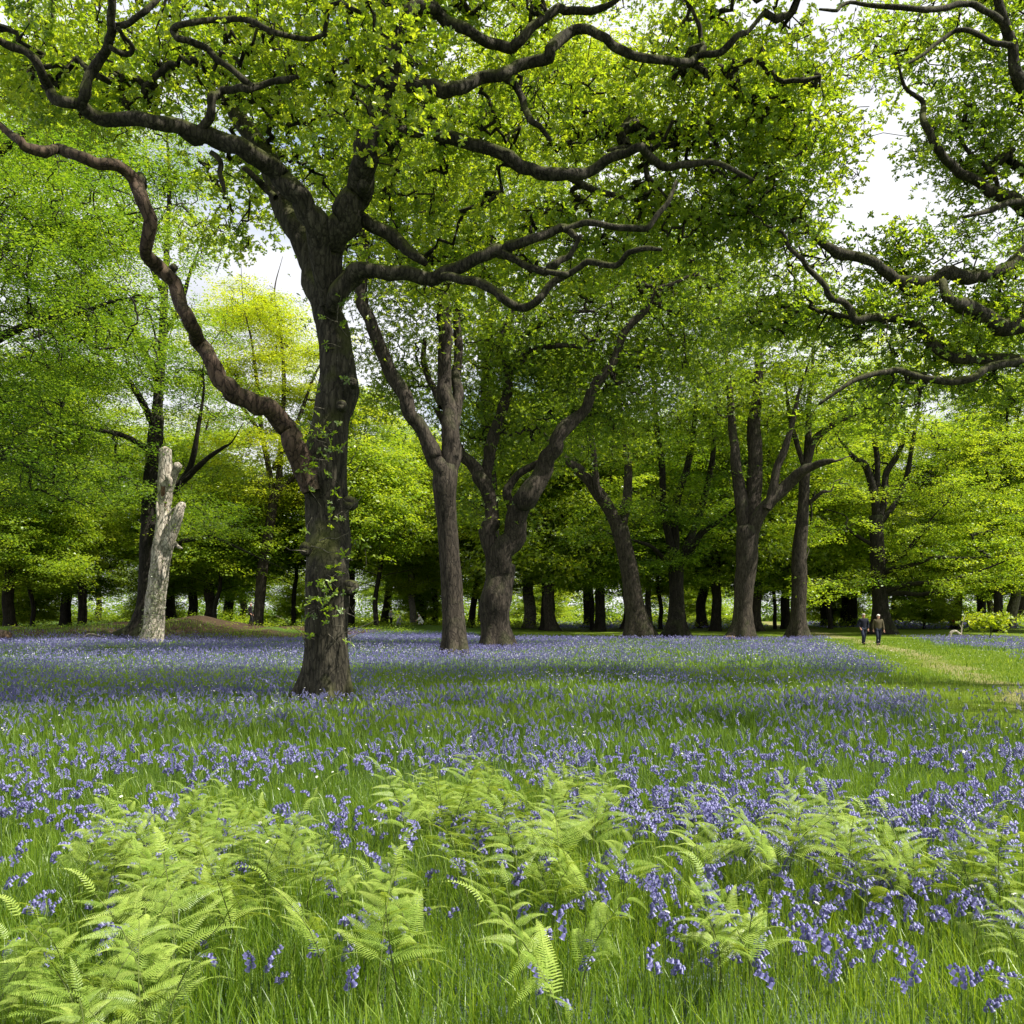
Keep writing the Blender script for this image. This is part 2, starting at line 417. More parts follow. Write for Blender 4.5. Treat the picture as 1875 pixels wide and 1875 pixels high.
# ground material
def ground_mat():
    m, nt, ns, L = mat('meadow_ground')
    tc = nd(ns, 'ShaderNodeTexCoord')
    def noise(s, d=4., r=.6, vec=None):
        n = nd(ns, 'ShaderNodeTexNoise', inp={'Scale': s, 'Detail': d, 'Roughness': r}); L.new(tc.outputs['Object'], n.inputs['Vector']); return n
    nf = noise(6., 5., .7); nm = noise(.7, 4.); nf2 = noise(22., 3., .7)
    g = ramp(ns, [(.25, (.025, .045, .008)), (.5, (.055, .10, .014)), (.75, (.11, .16, .025))]); L.new(nf.outputs[0], g.inputs[0])
    mw = ramp(ns, [(.25, (.06, .10, .01)), (.5, (.11, .165, .014)), (.75, (.19, .22, .03))]); L.new(nf.outputs[0], mw.inputs[0])
    pa = ramp(ns, [(.25, (.10, .10, .03)), (.5, (.20, .19, .075)), (.8, (.34, .31, .16))]); L.new(nf2.outputs[0], pa.inputs[0])
    ea = ramp(ns, [(.25, (.022, .016, .01)), (.5, (.055, .037, .023)), (.8, (.11, .075, .048))]); L.new(nf2.outputs[0], ea.inputs[0])
    be = ramp(ns, [(.3, (.04, .07, .03)), (.5, (.10, .11, .20)), (.72, (.2, .18, .46))]); L.new(nf2.outputs[0], be.inputs[0])
    cur = g.outputs[0]
    for an, r in (('bell', be), ('mown', mw), ('path', pa), ('earth', ea)):
        at = nd(ns, 'ShaderNodeAttribute', attribute_name=an)
        ad = nd(ns, 'ShaderNodeMath', operation='MULTIPLY_ADD', inp={1: .5, 2: -.25}); L.new(nm.outputs[0], ad.inputs[0])
        a2 = nd(ns, 'ShaderNodeMath', operation='ADD'); L.new(at.outputs['Fac'], a2.inputs[0]); L.new(ad.outputs[0], a2.inputs[1])
        rr = ramp(ns, [(.3, (0, 0, 0)), (.6, (1, 1, 1))] if an != 'bell' else [(.3, (0, 0, 0)), (.9, (.42, .42, .42))]); L.new(a2.outputs[0], rr.inputs[0])
        mx = nd(ns, 'ShaderNodeMix', data_type='RGBA'); L.new(rr.outputs[0], mx.inputs[0]); L.new(cur, mx.inputs[6]); L.new(r.outputs[0], mx.inputs[7])
        cur = mx.outputs[2]
    bp = nd(ns, 'ShaderNodeBump', inp={'Strength': .8, 'Distance': .06}); L.new(nf2.outputs[0], bp.inputs['Height'])
    b = nd(ns, 'ShaderNodeBsdfPrincipled', inp={'Roughness': .95, 'Specular IOR Level': .1}); L.new(cur, b.inputs['Base Color']); L.new(bp.outputs[0], b.inputs['Normal'])
    o = nd(ns, 'ShaderNodeOutputMaterial'); L.new(b.outputs[0], o.inputs[0])
    return m

def build_ground():
    fx = np.arange(-46, 52, .5); ox = np.concatenate([[-400, -250, -150, -100, -75, -60, -52], fx, [55, 62, 75, 100, 150, 250, 400]])
    fy = np.arange(-6, 140, .5); oy = np.concatenate([[-80, -40, -20, -12], fy, [145, 155, 170, 190, 230, 300, 450, 700]])
    X, Y = np.meshgrid(ox, oy)
    Z = ground(X, Y)
    V = np.stack([X, Y, Z], -1).reshape(-1, 3)
    nx, ny = len(ox), len(oy)
    i = np.arange(ny - 1)[:, None] * nx; j = np.arange(nx - 1)[None]
    Q = np.stack([i + j, i + j + 1, i + j + 1 + nx, i + j + nx], -1).reshape(-1, 4)
    x, y = V[:, 0], V[:, 1]
    me = mesh_np('ground', V, Q, {'bell': ('POINT', z_bell(x, y)), 'mown': ('POINT', z_mown(x, y)), 'path': ('POINT', z_path(x, y)), 'earth': ('POINT', z_earth(x, y))}, True)
    tag(link('ground', me, ground_mat()), kind='structure')
build_ground()

# ------------------------------------------------------------------ traced trees
def T(s):
    return [tuple(float(v) for v in q.split(',')) for q in s.split()]

class Tree:
    def __init__(s, name, label, cat, base, bark, seed, group='oaks and beeches standing in the bluebell wood'):
        s.g = np.random.default_rng(seed); s.seed = seed
        x, y, Y = base
        p = P(x, y, Y); s.off = np.array([p[0], Y, float(ground(p[0], Y))])
        s.root = thing(name, label, cat, s.off, group)
        s.bark = bark; s.skel = []; s.trunk = MB(); s.Y = Y; s.k = 0
    def limb(s, spec, Ya, Yb, nseg=10, part=None, m=None, rough=.1, flare=0., sk=True, wob=.35, ridges=0., spacing=None, label=None, skmin=0.):
        pts = T(spec) if isinstance(spec, str) else spec
        n = len(pts); s.k += 1
        t = np.linspace(0, 1, n)
        if abs(Yb - Ya) > .01:
            w = (vnoise(t * n * .35 + s.seed * 3.1 + s.k * 7.7, 0 * t + s.k) - .5) * 2 * wob
            w = w * np.minimum(1, t * 3)
        else: w = 0 * t
        Y = Ya + (Yb - Ya) * t ** .85 + w
        p = np.array([P(a[0], a[1], yy) for a, yy in zip(pts, Y)])
        r = np.array([a[2] / 2 / F * yy for a, yy in zip(pts, Y)])
        if not flare and n > 4:
            p[1:-1] += s.g.normal(size=(n - 2, 3)) * (.17 * r[1:-1])[:, None]; r = r * s.g.uniform(.93, 1.07, n)
        if flare: p[0, 2] = s.off[2] - .15
        mb = MB() if part else s.trunk
        q, _ = tube(mb, p, r, nseg, rough, spacing, flare, seed=s.seed + s.k, ridges=ridges)
        if sk: s.skel.append(q[int(len(q) * skmin):])
        if part:
            o = link(part, mb.mesh(part, s.off, True), m or s.bark, s.root)
            if label: o['label'] = label
        return q
    def done_trunk(s):
        link('trunk', s.trunk.mesh('trunk', s.off, True), s.bark, s.root)
    def crown(s, att, kind, per, size, leaf, spread=.3, tip=.007, K=5, wig=.13, twigseg=4, rad=.6, nper=7, tint=.5, twigs=True):
        sk = np.concatenate(s.skel)
        if twigs:
            ch, R = grow(sk, att, s.g, tip, K=K, wig=wig)
            tw = MB(); tubes_np(tw, ch, R, twigseg)
            link('twig_sprays', tw.mesh('twig_sprays', s.off, True), s.bark, s.root)
        mb = MB()
        if kind in ('oak', 'oakd'):
            rosettes(mb, att, per, size, 'oak' if kind == 'oak' else 'd', s.g, spread, nper, tint)
        else:
            ow = att - np.array([s.off[0], s.off[1], 0])
            flat_sprays(mb, att, per, size, s.g, rad, tint, outward=ow)
        link('crown', mb.mesh('crown', s.off, False, 'tint'), leaf, s.root)

# ---- the big oak in front
A = Tree('oak_tree', 'big mossy oak nearest the viewer with a bare reddish limb sweeping out of its trunk', 'oak tree', (595, 1285, 16.8), M['bark'], 11)
A.limb('594,1296,90 596,1268,84 598,1232,78 599,1190,76 599,1150,75 601,1100,77 600,1060,80 599,1030,76 602,990,81 600,950,78 597,905,77 592,875,82 598,820,74 606,770,66 615,735,74 620,712,74 619,685,64 616,645,60 612,618,60 606,592,58 602,570,44 601,550,26', 16.8, 16.9, 56, rough=.05, flare=.9, sk=False, ridges=.06, spacing=.13)
A.limb('610,650,30 607,615,42 602,580,52 595,548,57 586,515,56 574,488,53 560,450,50 546,420,48 533,390,46 520,355,43 505,318,40 485,284,37 462,250,33 440,222,30 422,190,27 408,160,22 396,125,18 388,80,14 384,40,9', 16.9, 20.5, 24, skmin=.5, spacing=.14, ridges=.05)
A.limb('600,560,30 594,505,38 586,455,40 576,415,44 560,385,42 549,366,42 534,350,40 519,332,40 502,314,38 485,299,36 462,282,34 440,269,34 418,262,32 396,257,32 374,252,32 355,246,34 330,236,28 304,228,26 280,224,27 255,219,25 231,216,25 208,219,24 187,220,24 172,214,24 160,205,24 149,192,24', 16.6, 14.6, 20, spacing=.1, skmin=.35)
A.limb('149,192,20 123,188,19 101,183,20 90,163,19 82,146,17 72,124,17 63,105,16 50,95,15 37,90,15 11,80,15 -20,62,12 -60,50,9', 14.6, 13.8, 12)
A.limb('150,193,16 153,180,18 157,168,20 162,148,18 168,131,19 178,118,19 187,108,18 196,92,16 201,75,16 204,55,15 205,37,16 206,12,15 207,-10,14 211,-60,10', 14.6, 14.2, 12)
A.limb('205,50,11 214,49,11 228,44,12 239,41,12 255,30,12 269,19,11 295,-6,9 320,-40,7', 14.3, 13.8, 8)
A.limb('202,86,9 212,92,10 225,98,10 238,98,10 243,90,9 238,76,8 228,68,8 220,57,8 216,50,8', 14.3, 14.1, 8)
A.limb('355,247,18 370,232,17 381,213,17 387,195,17 388,179,17 394,170,15 408,167,14 425,164,14 440,160,15 452,163,14 463,159,15 480,156,13 500,152,12 523,147,13 545,140,8', 15.4, 14.6, 10)
A.limb('463,159,12 450,147,12 437,138,12 417,122,12 396,108,12 378,90,12 358,80,12 342,74,12 328,71,12 320,64,12 317,56,12 320,49,11 328,45,11 350,41,11 373,39,11 392,38,11 411,37,12 430,34,11 448,34,11 468,43,11 485,52,11 503,61,10 523,67,10 548,70,9 571,71,8 600,60,6', 14.7, 14.0, 10)
A.limb('388,280,10 400,290,10 404,302,10 402,318,9 406,332,9 411,351,6', 15.7, 15.6, 8, sk=False)
A.limb('505,362,10 488,346,14 470,326,12 452,312,10 446,309,7', 17.4, 17.6, 8, sk=False)
A.limb('273,153,7 285,140,11 298,128,12 312,119,13 322,118,8', 15.5, 15.2, 8)
A.limb('603,570,36 604,530,42 605,480,46 610,450,52 618,428,55 628,408,55 640,385,55 652,362,53 660,342,52 666,318,48 669,292,46 675,268,44 680,250,42 686,225,38 692,200,36 698,180,35 706,160,36 718,145,36 722,128,32 722,110,30 726,80,27 735,55,26 742,25,24 745,-5,22 748,-45,20 752,-90,16', 16.8, 15.0, 24, spacing=.12, skmin=.5, ridges=.06)
A.limb('712,152,30 735,156,27 760,156,26 780,160,26 798,162,26 815,164,25 831,166,24 846,161,23 861,153,23 880,143,22 899,138,22 912,138,22 925,137,22 940,129,21 955,119,21 980,110,20 1003,103,20 1011,90,20 1018,77,20 1035,62,20 1055,52,18 1075,56,17 1096,63,17 1110,72,16 1123,82,16 1140,93,16 1160,101,16 1188,106,15 1216,110,15 1240,113,14 1262,112,14 1275,104,13 1287,98,13 1304,98,12 1320,96,12 1331,86,12 1339,75,12 1352,64,10 1369,56,9 1399,22,7', 15.0, 15.4, 14, spacing=.09)
A.limb('1284,98,10 1285,82,11 1283,67,10 1280,50,9 1276,37,8 1265,12,6', 16.2, 16.0, 8)
A.limb('920,138,13 930,148,14 940,155,14 947,164,14 955,180,13 962,198,13 967,210,13 973,220,12 984,230,11 996,239,10 1009,258,7', 15.6, 15.2, 8)
A.limb('738,28,22 748,14,22 760,11,22 777,12,22 794,15,22 805,26,22 817,41,22 835,50,21 854,56,20 872,67,20 891,78,20 913,85,20 936,90,20 946,83,18 955,71,18 970,55,17 984,41,17 1003,28,16 1022,15,16 1035,17,15 1048,20,14 1066,20,13 1085,19,13 1119,7,10 1150,-20,8', 15.0, 15.6, 12, spacing=.09)
A.limb('744,10,14 728,6,14 712,4,14 697,1,13 682,-4,12 650,-25,9', 15.0, 14.4, 8)
A.limb('672,262,20 690,250,20 712,244,20 740,243,20 765,244,21 790,246,22 816,250,23 840,257,23 861,265,23 885,272,23 910,281,23 932,291,23 955,302,24 975,309,24 992,314,24 1016,318,23 1040,320,22 1060,319,21 1078,316,20 1097,304,19 1115,292,18 1132,285,17 1149,280,17 1160,273,16 1171,269,15 1182,280,15 1197,294,15 1212,302,15 1227,306,14 1246,304,14 1264,302,13 1280,298,12 1298,296,11 1320,300,10 1345,312,8 1380,330,6', 16.3, 16.0, 14, spacing=.1)
A.limb('1030,320,13 1044,326,14 1068,336,13 1093,350,12 1115,354,10 1140,361,8', 17.3, 17.0, 8)
A.limb('1175,272,9 1150,268,8 1128,272,8 1112,276,6', 17.6, 17.4, 6)
A.limb('628,412,24 641,410,24 652,404,25 662,403,25 676,410,25 693,418,25 710,428,24 731,441,23 745,454,21 757,466,19 768,474,17 780,483,13', 16.5, 16.2, 12)
A.limb('700,424,10 716,444,9 730,455,8', 17.1, 17.2, 6, sk=False)
A.limb('608,562,30 621,538,36 632,518,36 641,506,34 653,498,30 667,496,27 690,497,25 712,500,25 735,500,25 757,503,25 774,509,26 790,514,27 803,509,25 816,501,24 835,493,23 854,485,23 873,476,22 891,468,22 905,460,25 921,460,25 933,452,18 943,448,17 958,444,17 973,440,17 992,432,17 1011,424,16 1026,421,16 1040,420,16 1048,428,14 1056,436,11', 16.6, 15.4, 14, spacing=.09)
A.limb('1030,420,11 1048,416,12 1063,410,12 1075,407,12 1085,408,12 1104,412,12 1123,416,12 1152,417,12 1182,419,12 1196,406,11 1205,392,11 1217,378,10 1227,362,9 1238,332,7', 15.5, 15.8, 8)
A.limb('918,462,14 936,471,15 947,479,14 958,486,14 978,492,14 999,496,15 1007,490,17 1014,486,17 1026,477,13 1040,469,12 1052,452,9 1064,430,7', 15.7, 15.2, 8)
A.limb('810,507,16 828,506,17 850,510,17 872,516,17 892,524,17 910,534,16 921,546,16 932,556,16 945,561,15 958,562,15 972,556,15 984,548,15 994,536,14 1003,523,14 1021,513,14 1040,504,13 1060,490,12 1078,479,12 1104,483,12 1130,485,12 1142,475,11 1152,464,11 1182,454,9 1212,457,7', 16.0, 14.8, 10)
A.limb('1000,497,10 1018,500,11 1040,502,10', 15.2, 15.2, 6, sk=False)
A.limb('570,900,36 553,850,42 538,813,40 527,792,38 514,772,36 501,760,35 488,749,35 473,741,34 458,734,33 440,726,33 426,717,33 413,707,32 403,696,30 393,680,29 385,661,28 374,641,27 364,623,27 357,610,27 350,598,26 341,578,26 332,560,26 324,537,25 317,515,25 309,504,27 299,496,28 283,482,27 269,465,25 267,450,24 270,430,24 272,403,24 265,377,24 258,355,25 250,338,26 239,325,25 225,313,22 209,302,21 194,300,21 179,299,21 160,291,20 142,284,20 125,278,19 108,272,18 95,274,19 82,277,20 65,275,19 49,272,18 43,266,16 37,258,15 26,250,14 15,243,13 -5,224,11 -40,200,8', 16.5, 13.4, 18, part='limb', m=M['bark_red'], spacing=.09, sk=False, label='bare reddish limb with the bark stripped off, bending up and away from the trunk')
A.limb('262,342,17 259,330,17 256,322,16', 15.0, 14.9, 8, sk=False)
A.limb('314,497,14 320,487,14', 15.4, 15.3, 8, sk=False)
A.done_trunk()
for (kx, ky, kw) in ((664, 338, 15), (625, 742, 15), (640, 920, 20), (560, 1005, 20), (640, 1075, 22), (645, 700, 14)):
    c = P(kx, ky, 16.45 if ky > 400 else 15.7); r = kw / F * 16.5 * .5
    kn = MB(); tube(kn, [c + [0, .18, 0], c + [0, 0, 0], c + [0, -.05, 0], c + [0, -.02, 0]], [r * 1.3, r * 1.25, r, r * .5], 14, .12, .04, seed=kx)
    link('burr', kn.mesh('burr', A.off, True), M['bark'], A.root)
g = A.g
W = 165
regs = [(130, 70, 175, 110, 13, 18.5, 1.8), (40, 170, 90, 60, 12.5, 17, .45), (480, 100, 190, 130, 13, 19, 1.9), (630, 150, 120, 120, 11.5, 15.5, 1.15), (560, 300, 130, 100, 16.5, 21, .75),
        (900, 60, 230, 110, 13, 19.5, 1.4), (1000, 225, 200, 85, 14, 20, .7), (820, 215, 90, 70, 13.5, 18, .35), (1190, 190, 160, 100, 14, 20, .85), (1350, 195, 165, 110, 14, 20, 1.8), (1445, 270, 90, 100, 14, 20, 1.0),
        (1310, 45, 160, 50, 14, 19, .75), (850, 395, 180, 70, 15, 19, .85), (1080, 395, 160, 75, 14.5, 19, .8), (950, 490, 170, 50, 14.5, 18, .55), (1260, 350, 150, 80, 15, 20, 1.0),
        (440, 430, 85, 80, 19, 23, .42), (470, 210, 90, 70, 15, 20, .6), (240, 190, 110, 50, 13, 17, .35), (600, 20, 200, 60, 13, 18, .8)]
att = [px_region(*r[:4], r[4] + (2.7 if r[0] != 630 else .4), r[5] + 2.2, max(6, int(W * r[6])), g) for r in regs]
# unseen crown above the picture and towards the viewer, added to cast shade
top = np.stack([g.uniform(-9, 10, 190), g.uniform(7.5, 21, 190), g.uniform(11.5, 17.5, 190)], 1)
top = top[(np.abs(top[:, 0] - .5) < 9.5) & (top[:, 2] > EYE + (HOR + 60) / F * top[:, 1])]
tp = np.repeat(top, 9, 0); att.append(tp + g.normal(size=tp.shape) * np.array([.8, .8, .35]))
att = np.concatenate(att)
A.crown(att, 'oak', 8, .094, M['oak_leaf'], .23, .008, K=6, wig=.16, nper=9, tint=.62)
# short sprouts on the trunk
sp = MB(); spt = MB(); ctr = []
for (sx, sy, n) in ((600, 800, 10), (590, 850, 9), (560, 905, 4), (620, 940, 5), (625, 1055, 8), (580, 1100, 9), (610, 1125, 7), (640, 1150, 4), (560, 1160, 3), (645, 1000, 4), (590, 715, 5), (640, 585, 3), (625, 610, 2)):
    for _ in range(n):
        x = sx + g.normal() * 18; y = sy + g.normal() * 18
        c = P(x, y, 16.25 - abs(g.normal()) * .15); e = c + np.array([g.normal() * .12, -.12 - abs(g.normal()) * .15, .05 + g.normal() * .12])
        ctr.append(e)
        tubes_np(spt, np.array([[c + [0, .2, 0], (c + e) / 2 + g.normal(size=3) * .03, e]]), np.array([[.008, .006, .004]]))
for (sx, sy, ex, ey) in ((628, 1175, 668, 1150), (630, 1160, 690, 1135), (560, 1185, 540, 1150), (632, 940, 665, 905), (640, 870, 690, 830), (560, 1010, 520, 1000), (585, 990, 640, 975), (575, 1030, 610, 1060), (600, 1090, 625, 1070), (570, 1000, 620, 1010), (590, 1150, 620, 1180), (640, 850, 660, 800)):
    c = P(sx, sy, 16.4); e = P(ex, ey, 16.1)
    mids = [c + (e - c) * t + g.normal(size=3) * .04 for t in (.33, .66)]
    tm = MB(); tubes_np(tm, np.array([[c, mids[0], mids[1], e]]), np.array([[.012, .009, .007, .004]]))
    link('bare_twig', tm.mesh('bare_twig', A.off, True), M['bark_grey'], A.root)
rosettes(sp, np.array(ctr), 2, .085, 'oak', g, .08, 6, .35)
link('sprout_sprays', spt.mesh('sprout_sprays', A.off, True), M['bark_grey'], A.root)
link('sprouts', sp.mesh('sprouts', A.off, False, 'tint'), M['oak_leaf'], A.root)

# ---- the oak off the right edge
R_ = Tree('oak_tree', 'oak reaching long crooked limbs in from beyond the right edge of the view', 'oak tree', (2090, 1258, 20), M['bark'], 12)
R_.limb('2090,1262,80 2086,1180,62 2080,1000,58 2068,850,58 2050,720,56 2036,620,50 2026,500,44 2010,400,38 1990,290,30 1960,160,24 1930,20,18', 20, 20, 24, flare=.4, rough=.06)
for spec, a, b, ns in [
    ('2048,740,44 2010,680,42 1960,630,38 1910,602,36 1875,594,35 1839,597,33 1802,582,32 1772,564,30 1752,556,24 1739,550,20 1731,530,17 1726,515,14', 20, 18.2, 12),
    ('2024,480,34 1985,430,30 1940,420,28 1905,440,27 1875,463,26 1847,489,25 1830,500,24 1810,506,24 1790,505,24 1772,506,24 1752,501,24 1735,501,25 1712,513,23 1690,518,22 1672,518,21 1656,516,21 1640,510,20 1623,500,20 1612,488,20 1600,479,20 1582,474,20 1567,470,20 1550,468,20 1533,465,20 1520,456,16 1500,440,14 1485,424,12 1474,414,12 1455,403,11 1436,396,10 1415,390,9 1399,384,8 1375,372,6 1362,366,5', 20, 18.6, 12),
    ('2050,760,30 2000,690,26 1940,664,24 1875,658,23 1839,661,22 1802,657,21 1783,659,20 1765,658,20 1748,655,19 1735,649,19 1720,640,19 1705,631,19 1698,618,18 1690,605,17 1676,594,17 1660,586,16 1640,582,15 1623,580,15 1605,581,15 1586,582,15 1572,586,15 1562,580,14 1556,564,13 1540,552,13 1522,545,12 1514,534,11 1511,523,11 1498,510,10 1485,500,10 1476,489,9 1470,478,9 1458,465,8 1447,455,8 1438,440,7 1433,425,6 1415,417,5 1399,411,4', 20, 17.8, 10),
    ('1870,660,14 1840,664,15 1810,673,15 1794,684,15 1780,694,15 1757,697,15 1735,698,15 1712,694,14 1690,690,13 1667,684,12 1645,679,12 1625,680,11 1604,683,10 1584,690,10 1563,698,9 1530,718,7 1500,740,5', 19, 17.5, 8),
    ('2022,440,32 1960,400,30 1890,388,26 1866,373,26 1850,365,25 1832,358,24 1812,347,22 1795,336,20 1775,326,18 1757,317,17 1742,304,17 1731,291,16 1720,276,15 1712,261,14 1704,250,14 1698,239,13 1692,224,12 1690,209,12 1691,196,10 1688,183,9 1670,170,7 1656,157,6 1645,119,4', 20, 19.5, 10),
    ('1998,330,24 1940,250,22 1880,170,22 1866,145,22 1858,123,22 1855,105,20 1854,86,20 1847,67,20 1839,49,19 1832,25,18 1828,0,17 1822,-40,15 1818,-90,12', 20, 18.8, 10),
    ('1832,38,12 1815,27,12 1802,19,12 1785,10,12 1768,6,11 1750,10,11 1735,15,11 1712,18,10 1690,19,10 1648,15,9 1604,11,8 1578,7,7 1556,4,7 1540,12,6 1533,19,6 1515,19,5 1500,17,4', 18.9, 18.0, 8),
    ('1854,84,11 1835,80,11 1817,78,10 1794,66,9 1772,56,9 1760,55,8 1750,56,8 1730,70,8 1712,82,7 1697,94,7 1683,105,6 1665,114,5 1649,119,4', 18.9, 18.4, 8),
    ('1950,380,14 1900,371,14 1875,370,13 1855,371,12 1836,373,12 1818,381,11 1802,388,9 1785,393,7 1765,398,5', 20, 18.5, 8),
    ('1830,357,8 1818,320,9 1800,300,9 1780,285,8 1765,262,7 1755,238,6', 20, 20.2, 6)]:
    R_.limb(spec, a, b, ns, spacing=.1)
R_.done_trunk()
g = R_.g
regs = [(1700, 60, 150, 90, 17.5, 22, 1.15), (1800, 160, 90, 110, 18, 22, .8), (1725, 205, 55, 90, 18, 21, .42), (1820, 290, 60, 70, 18, 22, .5), (1810, 400, 55, 25, 18, 20, .16),
        (1440, 435, 110, 50, 17, 20.5, .7), (1610, 500, 100, 40, 18, 21, .6), (1775, 550, 110, 35, 18, 21.5, .6), (1600, 610, 180, 55, 17, 20, .75), (1790, 640, 110, 45, 18, 21, .6), (1480, 520, 110, 80, 16.5, 20, .6),
        (1420, 370, 80, 50, 17, 19, .4), (1640, 730, 170, 40, 17, 20, .4), (2020, 300, 130, 200, 17, 24, 1.5), (2060, 560, 140, 110, 18, 24, 1.0), (1930, 90, 80, 140, 18, 23, .8), (2110, 640, 80, 150, 17, 20.5, 1.3), (1850, 700, 60, 30, 18, 20, .3)]  # the tall region at the unseen trunk is added to break up its shadow
att = np.concatenate([px_region(*r[:4], r[4] + 1.6, r[5] + 1.2, max(6, int(150 * r[6])), g) for r in regs])
ro = np.stack([g.uniform(7, 17, 60), g.uniform(7.5, 18, 60), g.uniform(7, 13, 60)], 1); ro = ro[ro[:, 0] > .6 * ro[:, 1] + 1.6]  # unseen clumps right of the view, added to shade the near meadow
ro = np.repeat(ro, 9, 0); att = np.concatenate([att, ro + g.normal(size=ro.shape) * np.array([.7, .7, .3])])
R_.crown(att, 'oak', 9, .098, M['oak_leaf'], .25, .008, K=6, wig=.16, tint=.56)

# ---- the forked pair of oaks
B = Tree('oak_tree', 'straight brown oak whose trunk forks like a Y into a long leaning left stem', 'oak tree', (833, 1203, 35.6), M['bark_brown'], 13)
B.limb('835,1208,50 834,1190,46 832,1150,41 829,1100,39 825,1050,38 822,1000,38 818,950,37 815,915,40 814,885,46 817,855,44', 35.6, 35.7, 32, flare=.8, rough=.05, sk=False, ridges=.05)
B.limb('812,895,34 806,865,32 797,845,30 788,830,30 777,797,28 765,775,28 751,754,27 738,728,26 725,702,26 712,675,25 699,649,24 691,627,23 684,605,22 678,590,22 672,575,21 665,560,21 661,545,21 660,530,21 663,505,20 666,480,19 664,440,17 660,400,15 650,340,12 640,280,9', 35.7, 34, 14, skmin=.5)
B.limb('819,870,38 821,836,36 826,800,33 827,776,31 822,745,29 818,724,28 815,695,28 814,668,27 814,640,26 814,612,26 815,585,25 816,556,25 818,515,23 820,440,20 816,360,17 822,280,13 830,200,9', 35.7, 36.5, 14, skmin=.45)
B.limb('824,800,16 832,775,20 838,735,19 839,712,19 838,690,18 838,660,17 838,630,16 836,580,14 845,520,12 860,440,9', 36, 37.5, 10, skmin=.3)
B.limb('808,745,12 796,715,12 783,690,12 776,660,10 778,620,9', 36.5, 38, 8)
B.done_trunk(); g = B.g
regs = [(820, 250, 180, 130, 31, 40, 1.1), (700, 420, 100, 130, 31, 37, .9), (880, 540, 120, 110, 33, 40, .9), (740, 600, 60, 110, 32, 38, .55), (960, 180, 180, 120, 32, 40, .5), (760, 330, 130, 120, 32, 40, .9), (740, 730, 45, 50, 36, 40, .25), (1120, 250, 120, 120, 33, 40, .4)]
att = np.concatenate([px_region(*r[:4], r[4] + 2.2, r[5] + 1.5, max(6, int(230 * r[6])), g, spread=(1.2, 1.2, .5)) for r in regs])
B.crown(att, 'oakd', 19, .13, M['oak_leaf_far'], .55, .010, nper=6, tint=.5)

C_ = Tree('oak_tree', 'stout oak with a swollen waist and two curving stems splitting above it', 'oak tree', (912, 1190, 43), M['bark_brown'], 14)
C_.limb('912,1196,56 912,1175,54 909,1150,50 907,1128,53 907,1110,57 909,1095,57 911,1080,52 916,1055,49 917,1035,52', 43, 43.1, 32, flare=.8, rough=.06, sk=False, ridges=.05)
C_.limb('913,1048,40 905,1018,36 900,978,31 902,960,29 903,944,28 897,915,28 889,892,27 882,878,26 874,866,25 861,848,23 848,832,21 837,817,19 820,790,14 800,750,9', 43, 42.5, 12)
C_.limb('891,900,18 893,866,22 895,840,22 897,821,22 904,795,21 911,769,21 921,745,20 930,724,20 931,703,19 930,683,19 928,665,18 926,649,18 925,625,17 927,605,16 932,586,15 937,571,14 942,540,12 960,515,9 980,470,6', 43, 44, 10)
C_.limb('930,686,13 940,675,13 950,662,12 960,649,12 972,641,12 986,636,11 1005,634,11 1023,633,10 1053,634,8 1090,640,5', 43.5, 42, 8)
C_.limb('926,630,11 945,618,11 960,612,11 973,604,11 986,597,11 997,588,10 1008,582,10 1027,575,9 1046,571,8 1090,570,5', 43.6, 42, 8)
C_.limb('917,1045,44 922,1015,44 931,995,44 938,978,43 946,952,41 952,929,42 962,910,40 975,893,38 986,876,35 995,858,33 1004,837,31 1012,817,30 1019,803,27 1030,789,26 1042,778,26 1055,768,25 1073,750,20 1085,709,18 1104,686,17 1123,664,16 1132,640,15 1141,612,15 1160,590,14 1179,571,13 1190,550,11 1199,532,10 1235,519,7 1270,500,5', 43, 41, 16, skmin=.4)
C_.limb('940,945,16 932,925,16 927,905,16 932,888,16 945,873,15 960,861,14 975,852,13 990,846,13 1005,838,12', 43, 42.6, 10)
C_.done_trunk(); g = C_.g
regs = [(1000, 620, 150, 110, 38, 48, 1.2), (1150, 520, 150, 120, 38, 47, 1.2), (1080, 700, 150, 70, 39, 46, .8), (880, 690, 80, 80, 41, 47, .55), (930, 790, 70, 80, 42, 47, .5), (1250, 600, 120, 110, 39, 46, .9), (1050, 400, 190, 90, 39, 47, .9), (870, 900, 40, 50, 41, 43, .2), (960, 780, 60, 60, 41.5, 43, .2), (1020, 800, 60, 50, 44, 48, .25), (1290, 450, 110, 90, 38, 46, .6)]
att = np.concatenate([px_region(*r[:4], r[4] + 3.5, r[5] + 2, max(6, int(230 * r[6])), g, spread=(1.4, 1.4, .55)) for r in regs])
C_.crown(att, 'oakd', 19, .15, M['oak_leaf_far'], .6, .011, nper=6, tint=.42)

